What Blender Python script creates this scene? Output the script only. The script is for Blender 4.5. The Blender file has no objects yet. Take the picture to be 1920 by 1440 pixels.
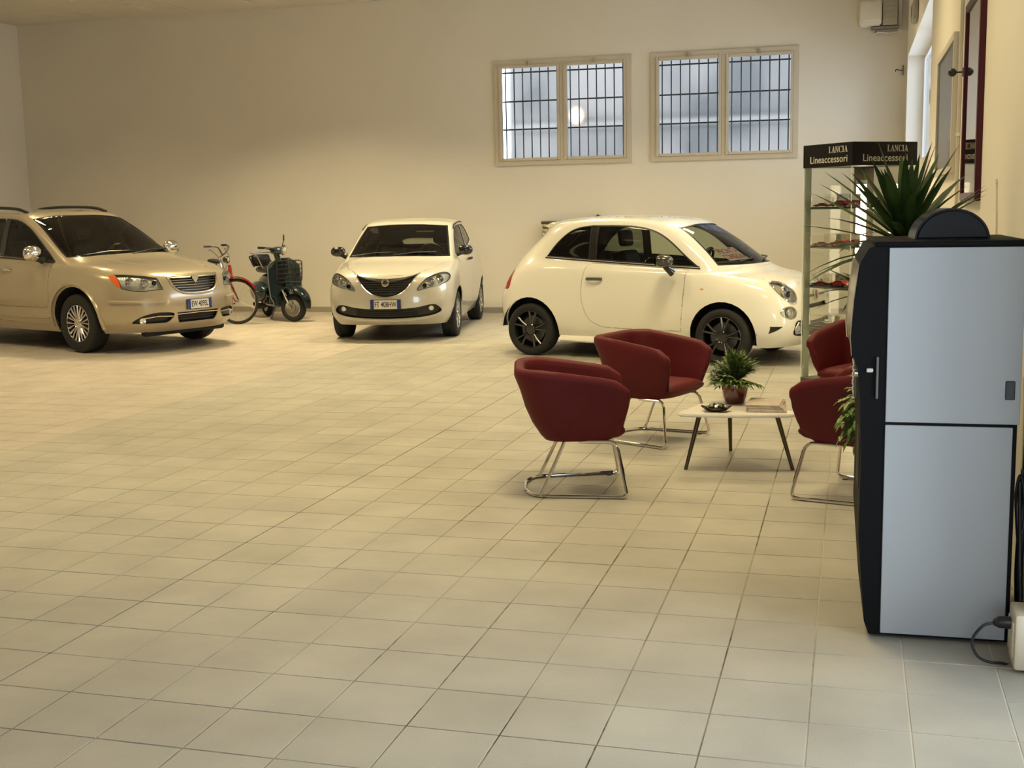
import bpy, bmesh, math, random
import numpy as np
from mathutils import Vector, Matrix
from mathutils.bvhtree import BVHTree
PI = math.pi
random.seed(7)
SC = bpy.context.scene
COL = SC.collection

# ------------------------------------------------------------------ camera
CAM_H = 1.667
cam = bpy.data.cameras.new('camera')
cam.sensor_fit = 'HORIZONTAL'; cam.sensor_width = 36.0; cam.lens = 2270.24 / 1920 * 36.0
cam.clip_start = 0.05; cam.clip_end = 200
camo = bpy.data.objects.new('camera', cam); COL.objects.link(camo)
_p, _r, _y = 0.145014, -0.0197268, -0.274228          # pitch down, roll, yaw
_f = Vector((math.sin(_y)*math.cos(_p), math.cos(_y)*math.cos(_p), -math.sin(_p)))
_rt = Vector((math.cos(_y), -math.sin(_y), 0)); _up = _rt.cross(_f)
_r2 = _rt*math.cos(_r) + _up*math.sin(_r); _u2 = -_rt*math.sin(_r) + _up*math.cos(_r)
camo.matrix_world = Matrix(((_r2.x, _u2.x, -_f.x, 0), (_r2.y, _u2.y, -_f.y, 0), (_r2.z, _u2.z, -_f.z, CAM_H), (0, 0, 0, 1)))
SC.camera = camo

# ------------------------------------------------------------------ daylight: an even overcast sky
w = bpy.data.worlds.new('overcast_sky'); SC.world = w; w.use_nodes = True
bg = w.node_tree.nodes['Background']
bg.inputs[0].default_value = (0.85, 0.92, 1.0, 1)
bg.inputs[1].default_value = 12.5

# ------------------------------------------------------------------ exposure
SC.view_settings.view_transform = 'Standard'; SC.view_settings.look = 'None'
SC.view_settings.exposure = 0.0; SC.view_settings.gamma = 1.0; SC.view_settings.use_curve_mapping = False
SC.cycles.max_bounces = 8; SC.cycles.diffuse_bounces = 5; SC.cycles.glossy_bounces = 4
SC.cycles.transmission_bounces = 6; SC.cycles.transparent_max_bounces = 24
SC.cycles.caustics_reflective = False; SC.cycles.caustics_refractive = False
SC.cycles.sample_clamp_indirect = 4.0

LAMP_COLOR = (1.0, 0.815, 0.455)          # warm tubes in the ceiling fittings
LAMP_POWER = {6.4: 56.0, 10.6: 62.0, 15.3: 108.0}      # watts in each row of fittings

def portal(name, loc, rot, sx, sy):     # tells the renderer where the sky comes in
    l = bpy.data.lights.new(name, 'AREA'); l.shape = 'RECTANGLE'; l.size = sx; l.size_y = sy
    l.cycles.is_portal = True
    o = bpy.data.objects.new(name, l); COL.objects.link(o); o.location = loc; o.rotation_euler = rot
    return o
portal('sky_portal', (-0.35, -2.62, 1.35), (PI/2, 0, 0), 1.8, 2.6)            # glazed entrance behind the camera
portal('sky_portal', (1.02, 15.4, 2.87), (PI/2, 0, PI/2), 5.6, 1.54)        # high window in the right wall
portal('sky_portal', (1.02, 3.3, 1.33), (PI/2, 0, PI/2), 2.2, 2.58)               # unseen side door, added to let in daylight

# ================================================================== helpers
def lin(r, g, b):                       # 0-255 sRGB to linear
    f = lambda c: (c/255/12.92 if c <= 10 else ((c/255+0.055)/1.055)**2.4)
    return (f(r), f(g), f(b), 1)
MATS = {}
def mat(name, col=(.8, .8, .8, 1), rough=.5, metal=0.0, coat=0.0, emit=None, estr=0.0, noise=None, bump=None, spec=None, sheen=0.0):
    if name in MATS: return MATS[name]
    m = bpy.data.materials.new(name); m.use_nodes = True; MATS[name] = m
    nt = m.node_tree; b = nt.nodes['Principled BSDF']
    b.inputs['Base Color'].default_value = tuple(col)[:3] + (1,)
    b.inputs['Roughness'].default_value = rough; b.inputs['Metallic'].default_value = metal
    b.inputs['Coat Weight'].default_value = coat; b.inputs['Coat Roughness'].default_value = 0.04
    if spec is not None: b.inputs['Specular IOR Level'].default_value = spec
    if sheen: b.inputs['Sheen Weight'].default_value = sheen
    if emit: b.inputs['Emission Color'].default_value = tuple(emit)[:3]+(1,); b.inputs['Emission Strength'].default_value = estr
    tc = nt.nodes.new('ShaderNodeTexCoord')
    if noise:                            # (scale, amount) colour mottling
        n = nt.nodes.new('ShaderNodeTexNoise'); n.inputs['Scale'].default_value = noise[0]; n.inputs['Detail'].default_value = 4
        nt.links.new(tc.outputs['Object'], n.inputs['Vector'])
        r = nt.nodes.new('ShaderNodeMapRange'); r.inputs[3].default_value = 1-noise[1]; r.inputs[4].default_value = 1+noise[1]
        nt.links.new(n.outputs['Fac'], r.inputs[0])
        x = nt.nodes.new('ShaderNodeVectorMath'); x.operation = 'SCALE'; x.inputs[0].default_value = tuple(col)[:3]
        nt.links.new(r.outputs[0], x.inputs['Scale']); nt.links.new(x.outputs[0], b.inputs['Base Color'])
    if bump:                             # (scale, strength)
        n = nt.nodes.new('ShaderNodeTexNoise'); n.inputs['Scale'].default_value = bump[0]; n.inputs['Detail'].default_value = 3
        nt.links.new(tc.outputs['Object'], n.inputs['Vector'])
        bp = nt.nodes.new('ShaderNodeBump'); bp.inputs['Strength'].default_value = bump[1]; bp.inputs['Distance'].default_value = .01
        nt.links.new(n.outputs['Fac'], bp.inputs['Height']); nt.links.new(bp.outputs[0], b.inputs['Normal'])
    return m
def glass(name, tint=(.9, .92, .9), rough=0.0, refl=1.0):
    if name in MATS: return MATS[name]
    m = bpy.data.materials.new(name); m.use_nodes = True; MATS[name] = m
    nt = m.node_tree; nt.nodes.clear()
    o = nt.nodes.new('ShaderNodeOutputMaterial'); t = nt.nodes.new('ShaderNodeBsdfTransparent'); g = nt.nodes.new('ShaderNodeBsdfGlossy')
    t.inputs[0].default_value = tuple(tint)+(1,); g.inputs['Roughness'].default_value = rough
    fr = nt.nodes.new('ShaderNodeFresnel'); fr.inputs[0].default_value = 1.45
    mu = nt.nodes.new('ShaderNodeMath'); mu.operation = 'MULTIPLY'; mu.inputs[1].default_value = refl
    mx = nt.nodes.new('ShaderNodeMixShader')
    nt.links.new(fr.outputs[0], mu.inputs[0]); nt.links.new(mu.outputs[0], mx.inputs[0])
    nt.links.new(t.outputs[0], mx.inputs[1]); nt.links.new(g.outputs[0], mx.inputs[2]); nt.links.new(mx.outputs[0], o.inputs[0])
    return m
def emission(name, col, s):
    if name in MATS: return MATS[name]
    m = bpy.data.materials.new(name); m.use_nodes = True; MATS[name] = m
    nt = m.node_tree; nt.nodes.clear()
    o = nt.nodes.new('ShaderNodeOutputMaterial'); e = nt.nodes.new('ShaderNodeEmission')
    e.inputs[0].default_value = tuple(col)[:3]+(1,); e.inputs[1].default_value = s; nt.links.new(e.outputs[0], o.inputs[0])
    return m

def link(name, me, parent=None, loc=None, rot=None):
    o = bpy.data.objects.new(name, me); COL.objects.link(o)
    if parent is not None: o.parent = parent
    if loc is not None: o.location = loc
    if rot is not None: o.rotation_euler = rot
    return o
def obj(name, bm, m, parent=None, smooth=35, loc=None, rot=None, keep=False):
    bm.normal_update()
    me = bpy.data.meshes.new(name); bm.to_mesh(me)
    if not keep: bm.free()
    for x in (m if isinstance(m, (list, tuple)) else [m]): me.materials.append(x)
    if smooth:
        me.polygons.foreach_set('use_smooth', [True]*len(me.polygons))
        if smooth < 180: me.set_sharp_from_angle(angle=math.radians(smooth))
    return link(name, me, parent, loc, rot)
def thing(name, label, cat, loc=(0, 0, 0), rz=0.0, group=None):
    o = bpy.data.objects.new(name, None); COL.objects.link(o); o.empty_display_size = .1
    o.location = loc; o.rotation_euler = (0, 0, rz); return tag(o, label, cat, group)
def tag(o, label, cat, group=None):
    o['label'] = label; o['category'] = cat
    if group: o['group'] = group
    return o
def struct(o, label=None):
    o['kind'] = 'structure'
    if label: o['label'] = label
    return o
def dup(root, loc, rz, label, group=None):
    r = root.copy(); COL.objects.link(r); r.location = loc; r.rotation_euler = (0, 0, rz); r['label'] = label
    if group: r['group'] = group
    for ch in list(root.children):
        c = ch.copy(); COL.objects.link(c); c.parent = r
        for g in list(ch.children):
            d = g.copy(); COL.objects.link(d); d.parent = c
    return r
def B(): return bmesh.new()
def box(bm, x0, x1, y0, y1, z0, z1, mi=0, M=None):
    P = [(x0, y0, z0), (x1, y0, z0), (x1, y1, z0), (x0, y1, z0), (x0, y0, z1), (x1, y0, z1), (x1, y1, z1), (x0, y1, z1)]
    v = [bm.verts.new(M @ Vector(p) if M else p) for p in P]
    for f in ((0, 3, 2, 1), (4, 5, 6, 7), (0, 1, 5, 4), (1, 2, 6, 5), (2, 3, 7, 6), (3, 0, 4, 7)):
        bm.faces.new([v[i] for i in f]).material_index = mi
    return bm
def rbox(x0, x1, y0, y1, z0, z1, r=.01, seg=2):       # bevelled box, its own bmesh
    bm = B(); box(bm, x0, x1, y0, y1, z0, z1)
    bmesh.ops.bevel(bm, geom=bm.edges[:], offset=r, segments=seg, profile=.5, affect='EDGES'); return bm
def rings(bm, R, closed_u=True, caps=True, mi=0):     # R: list of rings of points
    V = [[bm.verts.new(p) for p in r] for r in R]; n = len(R[0])
    for a, b in zip(V, V[1:]):
        for i in range(n if closed_u else n-1):
            j = (i+1) % n
            try: bm.faces.new((a[i], a[j], b[j], b[i])).material_index = mi
            except ValueError: pass
    if caps and n > 2:
        try:
            bm.faces.new(V[0][::-1]).material_index = mi; bm.faces.new(V[-1]).material_index = mi
        except ValueError: pass
    return V
def lathe(prof, n=32, axis='z', M=None, caps=True, bm=None):   # prof: (radius, height)
    bm = bm or B(); R = []
    for r, h in prof:
        ring = []
        for i in range(n):
            a = 2*PI*i/n; c, s = r*math.cos(a), r*math.sin(a)
            p = Vector((c, s, h)) if axis == 'z' else (Vector((h, c, s)) if axis == 'x' else Vector((s, h, c)))
            ring.append(M @ p if M else p)
        R.append(ring)
    rings(bm, R, caps=caps); return bm
def catmull(P, n=8, closed=False):
    P = [Vector(p) for p in P]; out = []; m = len(P)
    for i in range(m if closed else m-1):
        p0 = P[(i-1) % m] if closed or i > 0 else P[0]*2-P[1]
        p1, p2 = P[i], P[(i+1) % m]
        p3 = P[(i+2) % m] if closed or i+2 < m else P[-1]*2-P[-2]
        for k in range(n):
            t = k/n
            out.append(.5*((2*p1)+(p2-p0)*t+(2*p0-5*p1+4*p2-p3)*t*t+(3*p1-p0-3*p2+p3)*t**3))
    if not closed: out.append(P[-1])
    return out
def fillet(P, r, n=5, closed=False):     # round the corners of a 3D polyline
    P = [Vector(p) for p in P]; m = len(P); out = []
    for i in range(m):
        if not closed and i in (0, m-1): out.append(P[i]); continue
        a, b, c = P[i-1], P[i], P[(i+1) % m]
        rr = r[i] if isinstance(r, (list, tuple)) else r
        rr = min(rr, (a-b).length*.48, (c-b).length*.48)
        s, e = b+(a-b).normalized()*rr, b+(c-b).normalized()*rr
        for k in range(n+1):
            t = k/n; out.append(s*(1-t)**2+b*2*t*(1-t)+e*t*t)
    return out
def tube(P, r, n=10, bm=None, closed=False, caps=True, mi=0, flat=None):
    bm = bm or B(); P = [Vector(p) for p in P]; m = len(P)
    T = []
    for i in range(m):
        a = P[i-1] if (i > 0 or closed) else P[i]; b = P[(i+1) % m] if (i < m-1 or closed) else P[i]
        t = (b-a); T.append(t.normalized() if t.length > 1e-9 else Vector((0, 0, 1)))
    nrm = T[0].orthogonal().normalized() if flat is None else (Vector(flat)-T[0]*Vector(flat).dot(T[0])).normalized()
    R = []
    for i in range(m):
        nrm = (nrm-T[i]*nrm.dot(T[i]));
        nrm = nrm.normalized() if nrm.length > 1e-6 else T[i].orthogonal().normalized()
        bn = T[i].cross(nrm); rr = r[i] if isinstance(r, (list, tuple)) and len(r) == m else r
        ra, rb = rr if isinstance(rr, (list, tuple)) else (rr, rr)
        R.append([P[i]+nrm*ra*math.cos(2*PI*k/n+PI/n)+bn*rb*math.sin(2*PI*k/n+PI/n) for k in range(n)])
    if closed: R.append(R[0])
    rings(bm, R, caps=caps and not closed, mi=mi)
    if closed: bmesh.ops.remove_doubles(bm, verts=bm.verts[:], dist=1e-6)
    return bm
def prism(poly, d, plane='xz', off=0.0, bm=None, mi=0):   # polygon (a,b) extruded by d across the plane
    bm = bm or B(); area = sum(poly[i-1][0]*p[1]-p[0]*poly[i-1][1] for i, p in enumerate(poly))
    if area < 0: poly = poly[::-1]
    f = {'xz': lambda a, b, c: (a, c, b), 'yz': lambda a, b, c: (c, a, b), 'xy': lambda a, b, c: (a, b, c)}[plane]
    v0 = [bm.verts.new(f(a, b, off)) for a, b in poly]; v1 = [bm.verts.new(f(a, b, off+d)) for a, b in poly]
    n = len(poly); fs = [bm.faces.new(v0[::-1]), bm.faces.new(v1)]
    for i in range(n): fs.append(bm.faces.new((v0[i], v0[(i+1) % n], v1[(i+1) % n], v1[i])))
    for q in fs: q.material_index = mi
    bmesh.ops.recalc_face_normals(bm, faces=fs); return bm
def rrect(x0, x1, y0, y1, r, n=4):
    out = []
    for cx, cy, a0 in ((x1-r, y1-r, 0), (x0+r, y1-r, PI/2), (x0+r, y0+r, PI), (x1-r, y0+r, 1.5*PI)):
        for k in range(n+1):
            a = a0+PI/2*k/n; out.append((cx+r*math.cos(a), cy+r*math.sin(a)))
    return out
def ellipse(cx, cy, a, b, rot=0, n=28):
    c, s = math.cos(rot), math.sin(rot)
    return [(cx+a*math.cos(t)*c-b*math.sin(t)*s, cy+a*math.cos(t)*s+b*math.sin(t)*c) for t in (2*PI*i/n for i in range(n))]
def ball(r, loc=(0, 0, 0), sc=(1, 1, 1), u=16, v=10, bm=None, M=None):
    bm = bm or B(); g = bmesh.ops.create_uvsphere(bm, u_segments=u, v_segments=v, radius=r)
    for x in g['verts']:
        x.co = Vector((x.co.x*sc[0], x.co.y*sc[1], x.co.z*sc[2]))
        if M: x.co = M @ x.co
        x.co += Vector(loc)
    return bm
def text(name, s, size, m, parent, loc, rot, depth=.0006, sx=1.0, align='CENTER', bold=0.0, spacing=1.0):
    c = bpy.data.curves.new(name, 'FONT'); c.body = s; c.size = size; c.align_x = align; c.align_y = 'CENTER'
    c.extrude = depth; c.offset = bold; c.resolution_u = 3; c.space_character = spacing
    t = bpy.data.objects.new(name, c); COL.objects.link(t)
    me = bpy.data.meshes.new_from_object(t); bpy.data.objects.remove(t); bpy.data.curves.remove(c)
    me.name = name; me.materials.clear(); me.materials.append(m)
    for v in me.vertices: v.co.x *= sx
    o = link(name, me, parent); o.location = loc; o.rotation_euler = rot
    return o
def T(x=0, y=0, z=0): return Matrix.Translation((x, y, z))
def RX(a): return Matrix.Rotation(a, 4, 'X')
def RY(a): return Matrix.Rotation(a, 4, 'Y')
def RZ(a): return Matrix.Rotation(a, 4, 'Z')

# ------------------------------------------------------------------ shared materials
chrome = mat('chrome', (.80, .78, .74), .08, 1.0)
steel = mat('brushed_steel', (.55, .54, .52), .28, 1.0)
black_plastic = mat('black_plastic', (.012, .012, .013), .38)
black_gloss = mat('black_gloss', (.008, .008, .010), .08, coat=.6)
black_matte = mat('black_matte', (.010, .010, .010), .8)
rubber = mat('rubber', (.012, .012, .012), .72, bump=(60, .15))
white_plastic = mat('white_plastic', (.80, .77, .70), .4, noise=(8, .03))
cabin_dark = mat('cabin_trim', (.013, .013, .012), .7)

# ================================================================== the room
TILE = 0.316; GX = -2.33135*TILE; GY = 11.09979*TILE          # tile grid as laid
X0, X1, Y0, Y1, H = -14.03, 0.70, -2.6, 18.6, 4.97
def tex_mat(name, build):
    m = bpy.data.materials.new(name); m.use_nodes = True; MATS[name] = m
    build(m.node_tree, m.node_tree.nodes['Principled BSDF']); return m
def N(nt, t, **k):
    n = nt.nodes.new(t)
    for a, b in k.items(): setattr(n, a, b)
    return n
def noise(nt, scale, detail=4, vec=None, rough=.5):
    n = N(nt, 'ShaderNodeTexNoise'); n.inputs['Scale'].default_value = scale; n.inputs['Detail'].default_value = detail; n.inputs['Roughness'].default_value = rough
    g = vec or N(nt, 'ShaderNodeNewGeometry').outputs['Position']
    nt.links.new(g, n.inputs['Vector']); return n.outputs['Fac']
def maprange(nt, v, a, b, c, d):
    r = N(nt, 'ShaderNodeMapRange'); r.inputs[1].default_value = a; r.inputs[2].default_value = b; r.inputs[3].default_value = c; r.inputs[4].default_value = d
    nt.links.new(v, r.inputs[0]); return r.outputs[0]
def mixc(nt, f, a, b, op='MIX'):
    m = N(nt, 'ShaderNodeMix', data_type='RGBA', blend_type=op)
    for s, v in ((0, f), (6, a), (7, b)):
        if hasattr(v, 'links'): nt.links.new(v, m.inputs[s])
        else: m.inputs[s].default_value = v if s == 0 else tuple(v)[:3]+(1,)
    return m.outputs[2]
def tile_build(nt, b):
    g = N(nt, 'ShaderNodeNewGeometry').outputs['Position']
    # one random value for each laid tile
    s = N(nt, 'ShaderNodeVectorMath', operation='SUBTRACT'); s.inputs[1].default_value = (GX, GY, 0); nt.links.new(g, s.inputs[0])
    d = N(nt, 'ShaderNodeVectorMath', operation='DIVIDE'); d.inputs[1].default_value = (TILE, TILE, 10); nt.links.new(s.outputs[0], d.inputs[0])
    f = N(nt, 'ShaderNodeVectorMath', operation='FLOOR'); nt.links.new(d.outputs[0], f.inputs[0])
    wn = N(nt, 'ShaderNodeTexWhiteNoise', noise_dimensions='2D'); nt.links.new(f.outputs[0], wn.inputs['Vector'])
    base = mixc(nt, maprange(nt, wn.outputs['Value'], 0, 1, 0, 1), (.372, .350, .298), (.400, .378, .324))
    # a lighter, pinker batch was laid on the far left side
    sx = N(nt, 'ShaderNodeSeparateXYZ'); nt.links.new(g, sx.inputs[0])
    lt = N(nt, 'ShaderNodeMath', operation='LESS_THAN'); nt.links.new(sx.outputs['X'], lt.inputs[0]); lt.inputs[1].default_value = GX-16*TILE
    base = mixc(nt, lt.outputs[0], base, (.455, .405, .345))
    mott = maprange(nt, noise(nt, 2.2, 5), .3, .7, .88, 1.10); fine = maprange(nt, noise(nt, 160, 3), .3, .7, .94, 1.05)
    for v in (mott, fine):
        x = N(nt, 'ShaderNodeVectorMath', operation='SCALE'); nt.links.new(base, x.inputs[0]); nt.links.new(v, x.inputs['Scale']); base = x.outputs[0]
    nt.links.new(base, b.inputs['Base Color'])
    nt.links.new(maprange(nt, noise(nt, 5, 4), .3, .7, .36, .52), b.inputs['Roughness'])
    b.inputs['Specular IOR Level'].default_value = .38
    bp = N(nt, 'ShaderNodeBump'); bp.inputs['Strength'].default_value = .06; bp.inputs['Distance'].default_value = .003
    nt.links.new(noise(nt, 230, 2), bp.inputs['Height']); nt.links.new(bp.outputs[0], b.inputs['Normal'])
def grout_build(nt, b):
    c = mixc(nt, maprange(nt, noise(nt, 1.3, 2), .41, .55, 0, 1), (.085, .068, .038), (.325, .30, .245))
    c = mixc(nt, maprange(nt, noise(nt, 14, 2), .45, .6, 0, .55), c, (.30, .26, .19))
    # cleaner, paler mortar was used where the tiles were relaid by the right wall
    sx = N(nt, 'ShaderNodeSeparateXYZ'); nt.links.new(N(nt, 'ShaderNodeNewGeometry').outputs['Position'], sx.inputs[0])
    c = mixc(nt, maprange(nt, sx.outputs['X'], -.28, .05, 0, .75), c, (.62, .58, .50))
    # one expansion joint runs the length of the room, filled dark
    dj = N(nt, 'ShaderNodeMath', operation='COMPARE'); nt.links.new(sx.outputs['X'], dj.inputs[0]); dj.inputs[1].default_value = GX-7*TILE; dj.inputs[2].default_value = .008
    c = mixc(nt, dj.outputs[0], c, (.035, .025, .014))
    nt.links.new(c, b.inputs['Base Color']); b.inputs['Roughness'].default_value = .9
M_tile = tex_mat('floor_tile', tile_build); M_grout = tex_mat('tile_grout', grout_build)
def plaster(name, col, sc=.55):
    def f(nt, b):
        v = maprange(nt, noise(nt, sc, 5), .3, .7, .955, 1.03)
        x = N(nt, 'ShaderNodeVectorMath', operation='SCALE'); x.inputs[0].default_value = col; nt.links.new(v, x.inputs['Scale'])
        nt.links.new(x.outputs[0], b.inputs['Base Color']); b.inputs['Roughness'].default_value = .85; b.inputs['Specular IOR Level'].default_value = .2
        bp = N(nt, 'ShaderNodeBump'); bp.inputs['Strength'].default_value = .12; bp.inputs['Distance'].default_value = .004
        nt.links.new(noise(nt, 30, 4), bp.inputs['Height']); nt.links.new(bp.outputs[0], b.inputs['Normal'])
    return tex_mat(name, f)
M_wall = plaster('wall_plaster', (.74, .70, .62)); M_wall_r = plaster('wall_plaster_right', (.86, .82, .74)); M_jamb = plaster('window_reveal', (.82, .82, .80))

# floor: mortar bed, 300 single tiles in the foreground, the rest as one mesh of tiles
fl = struct(obj('floor', box(B(), X0-.3, X1+.3, Y0-.3, Y1+.3, -.12, -.0018), M_grout, smooth=0), 'beige square ceramic floor tiles with dark and pale joints')
def view_px(p):
    d = Vector(p)-Vector((0, 0, CAM_H)); z = d.dot(_f)
    if z < .2: return None
    return 960+2270.24*d.dot(_r2)/z, 720-2270.24*d.dot(_u2)/z
cells = []
for i in range(-42, 11):
    for j in range(-20, 50):
        x0, y0 = GX+i*TILE, GY+j*TILE
        if x0+TILE < X0 or x0 > X1 or y0+TILE < Y0 or y0 > Y1: continue
        q = [view_px((x0+a*TILE, y0+c*TILE, 0)) for a, c in ((0, 0), (1, 0), (1, 1), (0, 1))]
        ar = 0
        if all(q):
            cx = sum(p[0] for p in q)/4; cy = sum(p[1] for p in q)/4
            if any(-5 < p[0] < 1925 and -5 < p[1] < 1445 for p in q):
                ar = abs(sum(q[k-1][0]*q[k][1]-q[k][0]*q[k-1][1] for k in range(4)))/2
                if cx > 1640 and cy < 1160: ar *= .05      # behind the drinks machine
        cells.append((ar, x0, y0))
cells.sort(key=lambda c: -c[0])
def tile_geo(bm, x0, x1, y0, y1, z=0.0):
    e = .0014
    v = [bm.verts.new(p) for p in ((x0, y0, -.004), (x1, y0, -.004), (x1, y1, -.004), (x0, y1, -.004), (x0+e, y0+e, z), (x1-e, y0+e, z), (x1-e, y1-e, z), (x0+e, y1-e, z))]
    for f in ((4, 5, 6, 7), (0, 1, 5, 4), (1, 2, 6, 5), (2, 3, 7, 6), (3, 0, 4, 7)): bm.faces.new([v[k] for k in f])
J = .0022
tb = B(); tile_geo(tb, J, TILE-J, J, TILE-J); tb.normal_update()
tile_me = bpy.data.meshes.new('tile'); tb.to_mesh(tile_me); tb.free(); tile_me.materials.append(M_tile)
rt = random.Random(3)
single = [c for c in cells[:300] if c[1]+TILE < X1]
rest = cells[300:]+[c for c in cells[:300] if c[1]+TILE >= X1]
for ar, x0, y0 in single:
    o = bpy.data.objects.new('tile', tile_me); COL.objects.link(o); o.parent = fl
    o.location = (x0, y0, rt.uniform(-.0005, .0004)); o.rotation_euler = (rt.uniform(-.0007, .0007), rt.uniform(-.0007, .0007), 0)
tb = B()
for ar, x0, y0 in rest:
    tile_geo(tb, max(x0+J, X0), min(x0+TILE-J, X1), max(y0+J, Y0), min(y0+TILE-J, Y1), rt.uniform(-.0005, .0004))
o = obj('tile_field', tb, M_tile, fl, smooth=0); o['kind'] = 'stuff'

# walls with real openings
def wall_with_holes(name, plane, lo, hi, t0, t1, holes, m):
    # lo, hi: extent along the wall; t0..t1: thickness range; holes: (a0, a1, z0, z1)
    bm = B(); As = sorted({lo, hi}|{h[0] for h in holes}|{h[1] for h in holes}); Zs = sorted({0.0, H}|{h[2] for h in holes}|{h[3] for h in holes})
    V = {}
    def vt(a, t, z):
        k = (round(a, 4), round(t, 4), round(z, 4))
        if k not in V: V[k] = bm.verts.new((a, t, z) if plane == 'y' else (t, a, z))
        return V[k]
    solid = {}
    for i in range(len(As)-1):
        for j in range(len(Zs)-1):
            ca, cz = (As[i]+As[i+1])/2, (Zs[j]+Zs[j+1])/2
            solid[i, j] = not any(h[0] < ca < h[1] and h[2] < cz < h[3] for h in holes)
    for (i, j), s in solid.items():
        if not s: continue
        a0, a1, z0, z1 = As[i], As[i+1], Zs[j], Zs[j+1]
        for t in (t0, t1): bm.faces.new((vt(a0, t, z0), vt(a1, t, z0), vt(a1, t, z1), vt(a0, t, z1)))
        for di, dj, e in ((-1, 0, ((a0, z0), (a0, z1))), (1, 0, ((a1, z0), (a1, z1))), (0, -1, ((a0, z0), (a1, z0))), (0, 1, ((a0, z1), (a1, z1)))):
            if not solid.get((i+di, j+dj), False):
                (p, q), (r, s2) = e; bm.faces.new((vt(p, t0, q), vt(r, t0, s2), vt(r, t1, s2), vt(p, t1, q)))
    bmesh.ops.recalc_face_normals(bm, faces=bm.faces[:])
    return struct(obj(name, bm, m, smooth=0))
WINS = [(-5.38, -3.30, 2.35, 3.87), (-2.92, -.83, 2.35, 3.87)]
wall_with_holes('wall_back', 'y', X0-.3, X1+.35, Y1, Y1+.30, WINS, M_wall)
wall_with_holes('wall_right', 'x', Y0, Y1, X1, X1+.35, [(12.6, 18.2, 2.10, 3.64), (2.2, 4.4, .04, 2.62)], M_wall_r)
struct(obj('wall_left', box(B(), X0-.3, X0, Y0, Y1, 0, H), M_wall, smooth=0))
wall_with_holes('wall_front', 'y', X0-.3, X1+.35, Y0-.3, Y0, [(-1.25, .55, .04, 2.65)], M_wall)
# baseboard of grey tile along the back and left wall
M_skirt = mat('skirting_tile', (.34, .31, .26), .45, noise=(6, .08))
bb = struct(obj('baseboard_back', rbox(X0+.012, X1, Y1-.012, Y1, 0, .085, .003, 1), M_skirt, smooth=0))
bb = struct(obj('baseboard_left', rbox(X0, X0+.012, Y0, Y1-.012, 0, .085, .003, 1), M_skirt, smooth=0))
# ceiling: slab above, mineral fibre panels below it where the photograph shows them
ce = struct(obj('ceiling', box(B(), X0-.3, X1+.35, Y0-.3, Y1+.3, H, H+.2), mat('ceiling_board', (.66, .62, .54), .9, noise=(2, .03)), smooth=0), 'pale suspended ceiling of square panels')
pb = rbox(.006, .594, .006, .594, -.028, 0, .006, 1); pb.normal_update(); pme = bpy.data.meshes.new('ceiling_panel'); pb.to_mesh(pme); pb.free()
pme.materials.append(mat('ceiling_panel', (.70, .66, .58), .9, noise=(30, .06)))
shown = []; hidden = []
for i in range(24):
    for j in range(35):
        x, y = X0+.6*i, Y1-.6*(j+1)
        q = view_px((x+.3, y+.3, H)); near = q and -60 < q[0] < 1980 and -40 < q[1] < 1440
        (shown if near else hidden).append((x, y))
for x, y in shown:
    o = bpy.data.objects.new('ceiling_panel', pme); COL.objects.link(o); o.parent = ce; o.location = (x, y, H-rt.uniform(-.004, .004)); o.rotation_euler = (rt.uniform(-.006, .006), rt.uniform(-.006, .006), 0)
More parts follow.
